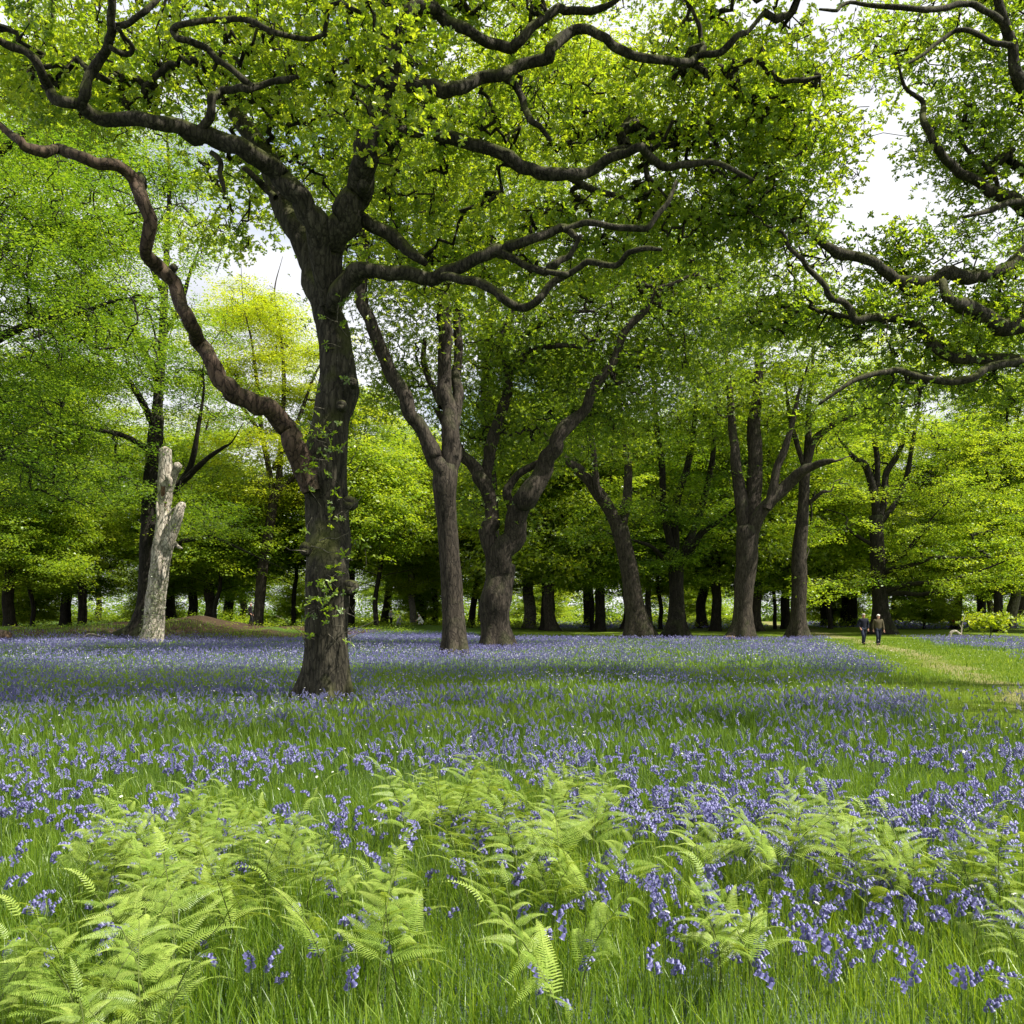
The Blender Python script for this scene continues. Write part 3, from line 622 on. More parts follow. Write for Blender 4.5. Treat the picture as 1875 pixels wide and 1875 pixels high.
# ---- middle-distance trees on the right
def mid(label, base, bark, seed, limbs, regs, W=150, kind='beech', per=78, size=.19, leaf='beech_leaf', rad=.95, name='beech_tree', cat='beech tree', tint=.5):
    t = Tree(name, label, cat, base, bark, seed)
    for q, (spec, a, b) in enumerate(limbs):
        if q:
            pt = T(spec); (x1, y1, w1), (x0, y0, _) = pt[-1], pt[-2]; dx, dy = x1 - x0, y1 - y0
            spec = pt + [(x1 + dx * .8 + t.g.normal() * 5, y1 + dy * .8 + t.g.normal() * 5, w1 * .5), (x1 + dx * 1.7 + t.g.normal() * 9, y1 + dy * 1.7 + t.g.normal() * 9, w1 * .18)]
        t.limb(spec, base[2] + a, base[2] + b, 20 if q == 0 else 10, flare=.8 if q == 0 else 0, rough=.07, sk=q > 0 or len(limbs) < 3, skmin=.3, wob=.6, ridges=.05 if q == 0 else 0)
    t.done_trunk()
    att = np.concatenate([px_region(*r[:4], base[2] + r[4] * .8 + 1, base[2] + r[5] + 2, max(5, int(W * r[6])), t.g, clump=9, spread=(1.5, 1.5, .35)) for r in regs])
    if kind == 'beech': t.crown(att, 'beech', per, size, M[leaf], tip=.013, rad=rad, tint=tint, wig=.09)
    else: t.crown(att, 'oakd', max(3, per // 6), size, M[leaf], .7, .013, nper=6, tint=tint)
    return t
mid('brown oak leaning left with one heavy bare limb, the third trunk of the middle row', (1172, 1162, 66), M['bark_brown'], 21, [
    ('1172,1166,46 1166,1130,37 1160,1100,34 1154,1050,32 1143,1000,31 1134,965,32', 0, 0), ('1134,975,26 1118,935,24 1100,908,23 1077,877,20 1062,860,19 1048,850,18 1023,830,14 1000,800,9', 0, -2),
    ('1136,975,20 1146,930,18 1150,890,16 1149,840,14 1142,790,11 1130,720,8', 0, 3), ('1100,912,12 1092,887,12 1087,833,11 1083,800,10 1080,770,8 1088,720,5', -1, -2)],
    [(1120, 690, 130, 90, -5, 6, 1.1), (1180, 800, 110, 70, -4, 6, .8), (1060, 760, 70, 60, -5, 4, .5), (1190, 930, 60, 40, 0, 5, .3), (1160, 580, 130, 90, -5, 6, .9)], kind='oak', leaf='oak_leaf_far', size=.19, name='oak_tree', cat='oak tree')
mid('blackish beech with many upswept stems in the dark middle of the wood', (1237, 1160, 70), M['bark_dark'], 22, [
    ('1236,1164,42 1238,1135,32 1239,1100,27 1238,1060,26 1238,1025,28', 0, 0), ('1237,1035,18 1233,980,16 1233,940,15 1246,895,13 1259,850,12 1270,790,9 1276,700,6', 0, 2), ('1240,1045,16 1256,1018,14 1272,996,13 1285,975,12 1310,958,9 1335,940,6', 0, -4),
    ('1240,1040,16 1262,990,14 1275,955,13 1287,918,12 1303,850,11 1308,780,8 1315,700,6', 0, 4), ('1236,1035,15 1222,970,14 1214,920,13 1210,850,12 1200,780,10 1196,690,6', 0, -2), ('1230,1040,9 1206,1012,9 1190,1000,8 1160,990,5', 0, -5)],
    [(1240, 680, 120, 110, -6, 7, 1.2), (1250, 830, 110, 80, -6, 7, .9), (1180, 960, 80, 55, -6, 0, .5), (1300, 930, 70, 50, -6, 4, .4), (1250, 560, 110, 80, -6, 7, .8), (1190, 1040, 50, 30, -6, -2, .2)], tint=.3)
mid('tall red-brown tree with three bare stems and a long limb pointing right', (1370, 1168, 64), M['bark_brown'], 23, [
    ('1358,1172,44 1360,1140,37 1361,1112,34 1363,1070,36 1366,1040,37 1368,1000,39 1369,965,40', 0, 0), ('1364,985,24 1358,940,24 1352,887,22 1346,850,20 1343,820,18 1342,790,16 1337,730,12 1330,650,8', 0, 1), ('1372,985,30 1377,930,30 1378,887,29 1380,850,28 1381,817,27 1384,770,24 1386,720,19 1390,620,12', 0, 2),
    ('1374,985,26 1388,949,24 1403,929,24 1419,911,23 1435,892,22 1450,876,21 1462,866,20 1475,859,18 1488,852,15 1502,848,13 1525,844,9', 0, -3), ('1404,932,16 1412,905,16 1417,885,16 1424,855,15 1435,825,14 1450,775,10 1465,710,6', -1, -1)],
    [(1370, 640, 150, 110, -6, 7, 1.4), (1370, 760, 110, 45, -5, 6, .6), (1450, 720, 80, 60, -5, 5, .5), (1400, 560, 130, 80, -6, 6, .8), (1320, 700, 60, 60, -5, 5, .4)], kind='oak', leaf='oak_leaf_far', size=.19, name='oak_tree', cat='oak tree', tint=.48)
mid('slim straight tree with a single bare trunk right of the three-stemmed tree', (1463, 1166, 66), M['bark_brown'], 24, [
    ('1461,1170,36 1462,1130,28 1464,1077,26 1463,1040,27 1464,1008,26 1468,960,22 1471,920,20 1473,880,19 1475,850,18', 0, 0), ('1474,865,16 1490,810,14 1515,785,12 1540,770,11 1590,750,7', 0, -2), ('1475,865,14 1478,800,12 1482,740,9 1488,650,6', 0, 2), ('1474,925,8 1490,912,8 1506,900,6', 0, -1), ('1474,860,10 1455,800,9 1445,750,7', 0, 0)],
    [(1490, 640, 130, 110, -6, 7, 1.2), (1510, 790, 110, 50, -5, 5, .6), (1510, 930, 60, 60, -1, 6, .3), (1500, 1080, 45, 30, -3, 2, .15), (1540, 720, 90, 60, -5, 5, .5)], tint=.5)
mid('dark spreading beech with long level branches over the path behind the walkers', (1612, 1158, 76), M['bark_dark'], 25, [
    ('1618,1163,38 1613,1120,29 1610,1077,27 1608,1030,27 1606,990,26 1604,945,24', 0, 0), ('1604,960,14 1603,921,15 1594,875,14 1582,850,12 1565,840,9 1545,815,6', 0, -2), ('1606,960,14 1620,914,13 1623,869,12 1635,845,11 1646,828,10 1662,785,7', 0, 2), ('1610,960,12 1640,921,11 1655,890,11 1662,869,10 1668,828,8 1680,760,5', 0, 1),
    ('1612,1030,10 1640,1022,10 1658,1011,9 1675,992,8 1690,973,7 1702,955,4', 0, -4), ('1612,1050,11 1640,1040,10 1658,1036,9 1685,1028,8 1710,1022,7 1762,1022,4', 0, -6), ('1614,1085,11 1645,1075,10 1669,1070,9 1690,1068,8 1710,1067,8 1745,1060,6 1780,1050,5 1830,1032,3', 0, -7), ('1616,1088,10 1650,1086,10 1676,1088,9 1697,1087,8 1717,1084,7 1748,1077,4', 0, -3), ('1605,900,12 1606,840,11 1600,780,8 1604,700,5', 0, 0),
    ('1604,1000,8 1575,985,7 1550,965,5', 0, 2)],
    [(1640, 700, 170, 110, -7, 7, 1.5), (1650, 850, 150, 70, -7, 6, 1.1), (1720, 950, 130, 75, -8, 4, 1.3), (1800, 890, 100, 110, -7, 4, 1.2), (1760, 1040, 120, 40, -8, 0, .7), (1580, 1070, 60, 25, -6, -2, .16), (1830, 1010, 60, 60, -7, 2, .5), (1700, 780, 150, 60, -7, 6, .7)], per=78, tint=.62)

mid('very tall tree with yellowish young leaves high behind the stout waisted oak', (905, 1186, 50), M['bark_brown'], 29, [
    ('905,1190,36 904,1120,28 902,1000,26 898,880,24 890,760,22 892,640,20', 0, 0), ('892,660,16 910,520,14 940,400,11 970,280,8 1000,180,5', 0, 2), ('892,660,15 880,520,12 870,400,9 880,280,6', 0, -1), ('905,540,11 960,420,9 1040,320,7 1100,220,4', 0, 1)],
    [(1030, 180, 180, 90, -4, 5, 1.3), (890, 180, 110, 90, -4, 4, .7), (1120, 130, 100, 80, -4, 5, .6), (960, 330, 120, 70, -4, 4, .6)], W=190, per=80, size=.17, leaf='yellow_leaf', tint=.5, rad=.9)

# ---- beeches on the left
mid('large beech behind the bare pale stump, spreading layered leaves over the left side', (252, 1172, 58), M['bark_dark'], 26, [
    ('246,1176,50 258,1150,36 264,1120,31 268,1090,30 272,1000,32 276,900,30 283,820,28 288,760,24', 0, 0), ('284,800,20 290,700,18 298,600,14 304,480,10 310,330,6', 0, 2), ('276,930,16 300,912,15 320,895,14 337,875,13 347,855,12 356,830,11 362,790,8 372,720,5', 0, -2), ('318,897,12 340,878,12 360,858,11 385,835,9 410,818,6', -1, -5),
    ('286,790,14 250,720,13 200,660,11 140,610,8 80,580,5', 0, -6), ('290,700,13 240,600,12 180,520,9 110,450,6', 1, -5), ('296,620,10 330,560,9 350,500,6', 2, 0), ('300,540,10 250,430,8 200,350,6 160,270,4', 2, -3), ('282,830,11 230,800,10 170,785,8 100,770,5', 0, -7), ('300,1010,8 340,990,8 390,985,6 440,1005,4', 1, -1)],
    [(170, 330, 150, 130, -10, 4, 1.5), (130, 480, 170, 110, -12, 2, 1.6), (200, 620, 160, 90, -12, 4, 1.4), (110, 720, 110, 80, -12, 0, 1.1), (60, 850, 100, 70, -12, -2, .8), (230, 860, 80, 60, -9, 4, .5), (350, 740, 60, 80, -4, 4, .45), (390, 960, 70, 40, -4, 3, .35), (300, 260, 70, 90, -4, 6, .4), (110, 260, 110, 80, -10, 2, .8), (120, 130, 120, 80, -8, 2, .6)], W=210, per=92, tint=.36, rad=1.1, size=.165)  # low tint puts the shade on this side into the leaf colour
mid('beech beyond the left edge with low tiered boughs hanging into view', (-190, 1200, 38), M['bark_dark'], 27, [
    ('-190,1206,80 -188,1150,58 -184,1000,56 -180,850,54 -176,700,48 -172,560,40', 0, 0), ('-176,600,34 -168,400,28 -150,200,20 -140,40,12', 0, 1), ('-180,820,24 -110,720,22 -30,640,18 60,590,13 150,570,8', 0, -3), ('-176,680,24 -100,560,20 -10,470,16 90,420,11 180,400,7', 0, -2), ('-170,520,22 -90,380,18 0,280,14 90,220,9', 0, 0), ('-180,900,20 -110,850,17 -40,830,14 40,850,9 90,880,6', 0, -3), ('-168,400,18 -90,230,14 -20,120,10', 0, 0)],
    [(90, 560, 130, 80, -8, 1, 1.0), (60, 400, 150, 90, -7, 2, 1.3), (40, 250, 130, 80, -6, 3, 1.0), (30, 720, 90, 70, -8, 0, .7), (40, 860, 80, 60, -8, -1, .5), (-200, 300, 170, 200, -6, 6, 1.6), (-180, 650, 170, 120, -6, 6, 1.2), (250, 440, 70, 60, -6, -1, .35), (170, 650, 80, 50, -8, -2, .4)], W=190, per=90, size=.13, rad=.8, tint=.22)  # dark tint paints the shade of the canopy above into the leaves
mid('sunlit yellow-green tree rising behind the big oak on its left side', (468, 1158, 88), M['bark_brown'], 28, [
    ('470,1162,24 474,1120,19 480,1050,19 488,1000,18 496,950,17 503,900,17', 0, 0), ('502,920,12 492,860,11 480,790,9 470,700,7 460,620,4', 0, -2), ('503,920,12 512,860,11 516,790,10 520,700,8 515,610,5', 0, 2), ('505,905,10 530,880,9 556,862,7 590,850,4', 0, -1), ('500,860,9 545,770,8 570,700,5', 0, 1), ('482,800,8 440,740,7 410,700,4', 0, -2)],
    [(460, 640, 110, 90, -7, 7, 1.5), (440, 560, 75, 40, -6, 6, .6), (540, 680, 80, 90, -6, 6, .9), (440, 780, 90, 70, -7, 6, .9), (530, 830, 70, 60, -6, 6, .6), (470, 900, 90, 50, -6, 6, .6), (640, 780, 50, 60, 0, 9, .5)], W=250, per=84, size=.2, leaf='yellow_leaf', rad=1.2, tint=.55)

# ------------------------------------------------------------------ wood behind: a few kinds of tree, copied
def proto_tree(seed, H, r0, crown, bark, leaf, n, per, size, rad, tint, forks=4, kind='beech'):
    """tree at the origin: trunk, branches, crown. crown = list of (zc, rx, rz, weight)"""
    g = np.random.default_rng(seed)
    root = bpy.data.objects.new('beech_tree', None); COL.objects.link(root); root.empty_display_size = .2
    mb = MB(); sk = []
    fz = H * g.uniform(.3, .42)
    px = np.cumsum(g.normal(0, .12, 7)); py = np.cumsum(g.normal(0, .12, 7))
    zs = np.linspace(-.2, fz, 7)
    pts = np.stack([px - px[0], py - py[0], zs], 1)
    tube(mb, pts, np.linspace(r0, r0 * .72, 7), 16, .07, flare=1., seed=seed, ridges=.05)
    for k in range(forks):
        a = k / forks * 6.28 + g.normal() * .4; sp_ = g.uniform(.12, .34)
        z0 = fz * g.uniform(.82, .99); ln = (H - z0) * g.uniform(.7, .95)
        t = np.linspace(0, 1, 6)
        b0 = np.array([np.interp(z0, zs, pts[:, 0]), np.interp(z0, zs, pts[:, 1]), z0])
        q = b0 + np.stack([np.cos(a) * sp_ * ln * t ** .8, np.sin(a) * sp_ * ln * t ** .8, ln * t], 1) + g.normal(size=(6, 3)) * .22 * t[:, None]
        q, _ = tube(mb, q, r0 * .5 * (1 - t * .85), 8, .08, seed=seed + k); sk.append(q[2:])
    for k in range(forks + 3):
        a = g.random() * 6.28; z0 = fz * g.uniform(.5, 1.3); ln = g.uniform(3.5, 6.5); t = np.linspace(0, 1, 5)
        b0 = np.array([np.interp(min(z0, fz), zs, pts[:, 0]), np.interp(min(z0, fz), zs, pts[:, 1]), z0])
        q = b0 + np.stack([np.cos(a) * ln * t, np.sin(a) * ln * t, ln * .35 * t - ln * .25 * t * t], 1) + g.normal(size=(5, 3)) * .2 * t[:, None]
        q, _ = tube(mb, q, r0 * .17 * (1 - t * .8), 6, .08, seed=seed + k); sk.append(q[1:])
    link('trunk', mb.mesh('trunk', None, True), bark, root)
    att = []
    for zc, rx, rz, w in crown:
        m = max(6, int(n * w)); nc = max(3, m // 8)
        f = g.random(nc) * 6.28; rr = np.sqrt(g.uniform(.08, 1, nc))
        c = np.stack([rx * rr * np.cos(f), rx * rr * np.sin(f), zc + rz * g.uniform(-1, 1, nc)], 1)
        att.append(c[g.integers(0, nc, m)] + g.normal(size=(m, 3)) * np.array([1.1, 1.1, .35]))
    att = np.concatenate(att); att[:, 2] = np.maximum(att[:, 2], .6)
    ch, R = grow(np.concatenate(sk), att, g, .013)
    tw = MB(); tubes_np(tw, ch, R, 3); link('twig_sprays', tw.mesh('twig_sprays', None, True), bark, root)
    lm = MB()
    if kind == 'beech': flat_sprays(lm, att, per, size, g, rad, tint, outward=att * np.array([1, 1, 0]))
    else: rosettes(lm, att, max(3, per // 6), size, 'd', g, .75, 6, tint)
    link('crown', lm.mesh('crown', None, False, 'tint'), leaf, root)
    return root

PR = {
    'beech': proto_tree(41, 23, .52, [(9, 5.5, 3.5, 1.), (15, 6., 4, 1.2), (20, 4., 3, .7), (5.5, 4.8, 1.6, .5)], M['bark_dark'], M['beech_leaf'], 300, 105, .22, 1.15, .5),
    'oak': proto_tree(42, 21, .55, [(10, 6, 3.5, 1.1), (15, 6, 3.5, 1.2), (19, 4, 2.5, .6), (6, 4.5, 1.2, .3)], M['bark_brown'], M['oak_leaf_far'], 300, 105, .22, 1.1, .5, 5, 'oak'),
    'pale': proto_tree(43, 22, .5, [(11, 5, 4, 1.1), (17, 4.5, 4, 1.1), (6, 4, 1.5, .35)], M['bark_grey'], M['yellow_leaf'], 330, 95, .22, 1.15, .45),
    'young': proto_tree(44, 9, .16, [(2.6, 3.4, 1.3, 1.0), (5, 3.0, 1.6, .9), (7.4, 1.8, 1.2, .4)], M['bark_dark'], M['beech_leaf'], 230, 95, .2, .95, .68, 3),
    'under': proto_tree(46, 10, .17, [(4.9, 3.3, 1.1, 1.0), (6.6, 3.0, 1.3, .9), (8.6, 1.8, 1.0, .4)], M['bark_dark'], M['beech_leaf'], 210, 95, .2, .95, .6, 3),
    'tall': proto_tree(45, 26, .5, [(13, 5, 4, .9), (19, 5.5, 4, 1.2), (24, 3.5, 2, .5), (8, 4.5, 1.6, .4)], M['bark_dark'], M['beech_leaf'], 300, 105, .22, 1.15, .6),
}
used_first = set()
def wood_tree(kind, x, by, w, label, name=None, cat=None, lean=0., group='trees in the wood behind the meadow', Y=None, hs=1.):
    Y = Y or 3848 / (by - HOR + 17.9)
    X = (x - CX) / F * Y
    pr = PR[kind]
    base_r = {'beech': .52, 'oak': .55, 'pale': .5, 'young': .16, 'under': .17, 'tall': .5}[kind]
    s = (w / 2 / F * Y) / base_r if w else random.uniform(.85, 1.15)
    sxy = max(.75, min(1.5, s)); sz = random.uniform(.92, 1.1) * hs
    loc = (X, Y, float(ground(X, Y)) - .1)
    nm = name or {'oak': 'oak_tree', 'young': 'young_beech', 'under': 'young_beech'}.get(kind, 'beech_tree')
    ct = cat or {'oak': 'oak tree', 'young': 'young beech', 'under': 'young beech'}.get(kind, 'beech tree')
    if kind not in used_first:
        used_first.add(kind); o = pr; o.location = loc; o.rotation_euler = (0, lean, random.random() * 6.28); o.scale = (sxy, sxy, sz); tag(o, label, ct, group)
    else:
        o = copy_tree(pr, loc, 0, (sxy, sxy, sz), label, ct, group)
    o.rotation_mode = 'ZYX' if False else 'XYZ'
    a = random.random() * 6.28
    o.rotation_euler = (Vector((0, 0, 1)).rotation_difference(Vector((sin(lean), 0, cos(lean)))).to_matrix().to_4x4() @ __import__('mathutils').Matrix.Rotation(a, 4, 'Z')).to_euler()
    o.name = nm
    return o
for k, x, by, w, lean, lab in [
    ('beech', 4, 1146, 15, 0, 'dark beech at the left edge above the cut log'),
    ('beech', 118, 1149, 20, .05, 'slender dark beech on the bank beside the brown earth mound'),
    ('tall', 314, 1146, 26, -.02, 'dark beech with a flared foot close behind the bare pale stump'),
    ('oak', 379, 1150, 22, .09, 'dark leaning oak on the brown bank right of the stump'),
    ('beech', 414, 1141, 22, .07, 'dark beech behind the leaning oak on the bank'),
    ('tall', 703, 1144, 15, .12, 'dark tree leaning right above the stooping figure in a pale hat'),
    ('pale', 757, 1151, 13, -.02, 'pale grey trunk between the stooping figure and the crouching one'),
    ('beech', 770, 1146, 9, 0, 'thin dark trunk hard behind the pale grey one'),
    ('oak', 795, 1146, 9, .02, 'thin straight trunk just left of the forked oak'),
    ('tall', 862, 1149, 13, .14, 'leaning thin dark trunk seen between the two middle oaks'),
    ('beech', 879, 1144, 11, 0, 'thin trunk half hidden by the stout oak with the swollen waist'),
    ('pale', 968, 1150, 27, -.03, 'thick pale trunk just right of the stout waisted oak'),
    ('oak', 1013, 1157, 22, -.12, 'mossy trunk leaning left at the end of the grass strip'),
    ('beech', 1098, 1156, 20, -.03, 'short-looking dark trunk alone on the far grass strip'),
    ('oak', 1149, 1151, 22, 0, 'dark trunk hard behind the brown left-leaning oak'),
    ('pale', 1190, 1150, 9, 0, 'slim pale trunk behind the foot of the brown left-leaning oak'),
    ('oak', 1284, 1150, 20, .06, 'dark trunk leaning right beside the many-stemmed blackish beech'),
    ('beech', 1262, 1139, 15, 0, 'small far trunk between the blackish beech and its right neighbour'),
    ('tall', 1313, 1138, 12, 0, 'small far trunk left of the tall red-brown tree'),
    ('oak', 1385, 1156, 22, -.02, 'dark trunk half hidden behind the tall red-brown tree'),
    ('beech', 1517, 1148, 26, 0, 'wide-footed dark beech left of the walking couple'),
    ('tall', 1546, 1148, 14, 0, 'thin upright trunk touching the wide-footed beech near the couple'),
    ('oak', 1641, 1139, 16, 0, 'brown trunk behind the right shoulder of the spreading beech'),
    ('beech', 1719, 1138, 18, 0, 'shaded trunk behind the far violet flowers left of the people in red'),
    ('tall', 1795, 1148, 17, 0, 'black trunk behind the bright green sapling'),
    ('pale', 1847, 1150, 20, .03, 'grey-brown trunk right of the bright green sapling'),
    ('oak', 1873, 1142, 16, 0, 'trunk cut by the right edge of the view in the far wood')]:
    wood_tree(k, x, by, w, lab, lean=lean)
for x, Y, sc_, lab in [(690, 84, 1.5, 'leafy young beech between the big oak and the forked oak'), (755, 96, 1.5, 'leafy young beech behind the pale trunk'), (1010, 80, 1.5, 'leafy young beech with low boughs right of the stout waisted oak'), (1085, 88, 1.6, 'leafy young beech over the short dark trunk'), (1210, 92, 1.4, 'leafy young beech behind the brown leaning oak'), (1520, 84, 1.4, 'leafy young beech between the slim straight trunk and the spreading beech'), (395, 84, 1.4, 'leafy young beech on the brown bank'), (60, 82, 1.5, 'leafy young beech by the left edge'), (540, 92, 1.5, 'leafy young beech hard left of the big oak'), (1420, 90, 1.3, 'leafy young beech behind the red-brown tree')]:
    Y += 6; o = wood_tree('under', x, 1140, 0, lab, Y=Y, hs=sc_ * 1.25, group='young beeches between the big trunks'); o.scale = (o.scale[0] * sc_, o.scale[1] * sc_, o.scale[2])
rnd = random.Random(5)
far_lab = {'beech': 'leafy tree in the far wood seen only as foliage between nearer trunks'}
for i in range(10):
    x = -330 + i * 265 + rnd.uniform(-25, 25); Y = rnd.uniform(140, 168)
    wood_tree(rnd.choice(['beech', 'oak', 'tall', 'beech', 'pale']), x, 1140, 0, far_lab['beech'], Y=Y, group='far trees at the back of the wood', lean=rnd.uniform(-.05, .05))
for i in range(9):
    x = -150 + i * 235 + rnd.uniform(-40, 40); Y = rnd.uniform(96, 135)
    if 1380 < x < 1480: x += 120
    wood_tree('young', x, 1140, 0, 'low young beech filling the gap between trunks at the back', Y=Y, group='young beeches under the far trees', hs=rnd.uniform(.8, 1.1))
# bigger trees whose tops close the view (their trunks stand behind nearer ones)
for k, x, Y, lab, hs in [('tall', 1830, 84, 'tall beech rising over the bright sapling on the right', 1.15), ('tall', 640, 96, 'tall beech whose top shows between the big oak and the forked oak', 1.05), ('tall', 1000, 92, 'tall beech behind the stout oak, only its upper leaves in view', 1.15), ('beech', 1440, 96, 'beech behind the slim straight trunk, seen as leaves', 1.1),
                     ('tall', 1560, 105, 'tall beech above the head of the path', .95), ('beech', 1750, 100, 'leafy beech over the far flowers on the right', 1.05), ('beech', 20, 84, 'beech on the left bank, hidden but for its leaves', 1.1), ('tall', 150, 92, 'tall beech above the brown mound', 1.1), ('beech', 2010, 86, 'leafy beech beyond the right edge', 1.0), ('beech', 350, 104, 'beech far behind the stump seen through the gap', .95), ('beech', 1310, 88, 'beech whose leaves fill the gap between blackish and red-brown trees', 1.1), ('oak', 1075, 104, 'oak with low foliage behind the grass strip', 1.)]:
    wood_tree(k, x, 1140, 0, lab, Y=Y, hs=hs)

# undergrowth far back: one mass
g = np.random.default_rng(77)
n = 4200
Y = g.uniform(92, 165, n); X = g.uniform(-.75, .75, n) * Y
keep = (fbm(X * .07, Y * .07 + 40) > .42) & ~((z_mown(X, Y) > .4) & (Y < 100)) & (np.abs(path_d(X, Y)) > 4)
X, Y = X[keep], Y[keep]
um = MB()
c = np.stack([X, Y, ground(X, Y) + g.uniform(.2, 4.2, len(X)) * sstep(.3, .6, fbm(X * .1, Y * .1)) * (.2 + .8 * sstep(115, 145, Y)) + .15], 1)
flat_sprays(um, c, 34, .26, g, 1.1, .62)
n = 5200; Y = g.uniform(168, 205, n); X = g.uniform(-.85, .85, n) * Y
c = np.stack([X, Y, ground(X, Y) + g.uniform(0, 1, n) ** 2.4 * 20 + .3], 1)
fw = MB(); flat_sprays(fw, c, 40, .6, g, 2.4, .45)
tag(link('far_wood', fw.mesh('far_wood', None, False, 'tint'), M['beech_leaf']), 'far wood closing the view as one mass of leaves', 'wood', kind='stuff')
Y = g.uniform(62, 92, 420); X = g.uniform(-48, -9, 420); k = z_bell(X, Y) < .2
c = np.stack([X, Y, ground(X, Y) + .18], 1)[k]; flat_sprays(um, c, 26, .14, g, .8, .5)
tag(link('undergrowth', um.mesh('undergrowth', None, False, 'tint'), M['beech_leaf']), 'low green undergrowth among the far trunks', 'undergrowth', kind='stuff')

# ------------------------------------------------------------------ bare stump on the left
S = Tree('dead_tree', 'bare pale dead tree with sawn-off top and broken stubs, left of the big oak', 'dead tree', (279, 1177, 54), M['dead_wood'], 31, group=None)
S.limb('277,1181,44 280,1160,39 283,1130,35 286,1090,34 291,1060,34 294,1035,33 297,1010,36 300,990,38 300,972,30 300,950,26 300,928,25 302,908,27 303,890,28 303,868,26 303,845,23 303,823,22', 54, 54, 28, rough=.09, flare=.15, ridges=.1, spacing=.2)
S.done_trunk()
S.limb('304,1000,22 313,985,21 320,965,20 326,945,20 331,930,19 336,923,15', 53.7, 53.2, 14, part='broken_limb', sk=False, rough=.2, ridges=.2, spacing=.2)
S.limb('306,905,14 314,885,13 320,868,13 326,850,15', 53.9, 53.6, 12, part='broken_limb', sk=False, rough=.15, spacing=.15)
S.limb('308,943,7 314,936,5 321,930,4 328,928,3', 53.8, 53.5, 6, part='broken_limb', sk=False, spacing=.1)
S.limb('316,990,9 325,1000,7 333,1004,4', 53.6, 53.3, 6, part='broken_limb', sk=False, spacing=.1)
S.limb('292,880,6 288,881,5 285,882,3', 53.9, 53.8, 6, part='broken_limb', sk=False, spacing=.1)
S.limb('299,890,9 300,910,13 302,935,12 301,960,10 301,985,5', 53.6, 53.62, 14, part='bare_wood', m=M['bare_wood'], sk=False, rough=.12, ridges=.15, spacing=.2, label='reddish bare wood where the bark has fallen away')
S.limb('292,1010,4 291,1030,9 292,1045,8 293,1058,4', 53.45, 53.45, 8, part='bark_flap', sk=False, spacing=.15)
S.limb('299,1040,4 300,1052,8 299,1062,5', 53.4, 53.4, 8, part='bark_flap', sk=False, spacing=.15)
S.limb('289,905,3 288,925,6 289,950,5', 53.6, 53.6, 8, part='bark_flap', sk=False, spacing=.15)
S.limb('312,890,5 311,880,10 308,874,13 304,870,8', 53.4, 53.4, 8, part='bark_flap', sk=False, spacing=.15)
g = S.g; iv = []
for _ in range(620):
    y = 1175 - 150 * g.random() ** 1.4
    f = g.normal(.45, .55) if y < 1120 else g.uniform(-1.2, 1.2)
    t = (1177 - y) / 177
    cx_ = np.interp(y, [990, 1060, 1177], [300, 291, 278]); w = np.interp(y, [990, 1060, 1177], [36, 34, 44]) / 2
    a = np.clip(f, -1.3, 1.3)
    c = P(cx_ + w * 1.03 * sin(a), y, 54); c[1] -= w / F * 54 * cos(a) * 1.05
    iv.append(c)
im = MB(); iv = np.array(iv); n = len(iv)
rosettes(im, iv, 1, .085, 'd', g, .06, 4, .55)
link('ivy', im.mesh('ivy', S.off, False, 'tint'), M['ivy'], S.root)

# ------------------------------------------------------------------ logs and fallen branches
def log(name, label, pts, r, mt, ns=12, cat='log', taper=.9, twigs=()):
    pts = np.array(pts, float); off = pts[0].copy()
    mb = MB(); tube(mb, pts, np.linspace(r, r * taper, len(pts)), ns, .12, max(.05, r * .5), seed=int(r * 999), ridges=.1)
    for a, b, tr in twigs: tube(mb, [a, (np.array(a) + b) / 2 + [0, 0, .05], b], [tr, tr * .8, tr * .4], 6, .1, .1, seed=3)
    o = link(name, mb.mesh(name, off, True), mt, None, off); tag(o, label, cat); return o
def gz(x, Y, h=0.): 
    X = (x - CX) / F * Y; return np.array([X, Y, float(ground(X, Y)) + h])
lg = log('log', 'orange-brown sawn log lying at the left edge of the meadow', [gz(-22, 56, .42), gz(-10, 55.8, .45), gz(4, 55.5, .42), gz(13, 55.2, .38)], .36, M['log_wood'], 14)
log('log', 'short sawn log lying at the foot of the tall red-brown tree', [gz(1330, 63, .14), gz(1338, 62.8, .16), gz(1345, 62.6, .16)], .16, M['log_wood'])
log('fallen_branch', 'long thin dead branch lying on the grass left of the bare stump', [gz(152, 57, .1), gz(165, 57, .35), gz(185, 56.5, .25), gz(215, 56, .15)], .1, M['bark_grey'], 8, 'branch', .4)
log('fallen_branch', 'arched barkless branch lying on the sunlit grass by the far flowers', [gz(1738, 66, .05), gz(1742, 66, .42), gz(1750, 66, .5), gz(1757, 66, .3), gz(1765, 66, .1), gz(1772, 66, .2)], .12, M['dead_wood'], 8, 'branch', .5,
    [(gz(1760, 66, .3), gz(1762, 66.2, 1.0), .06), (gz(1762, 66.2, 1.0), gz(1766, 66.3, 1.6), .04), (gz(1761, 66.1, .6), gz(1757, 66, 1.0), .03)])

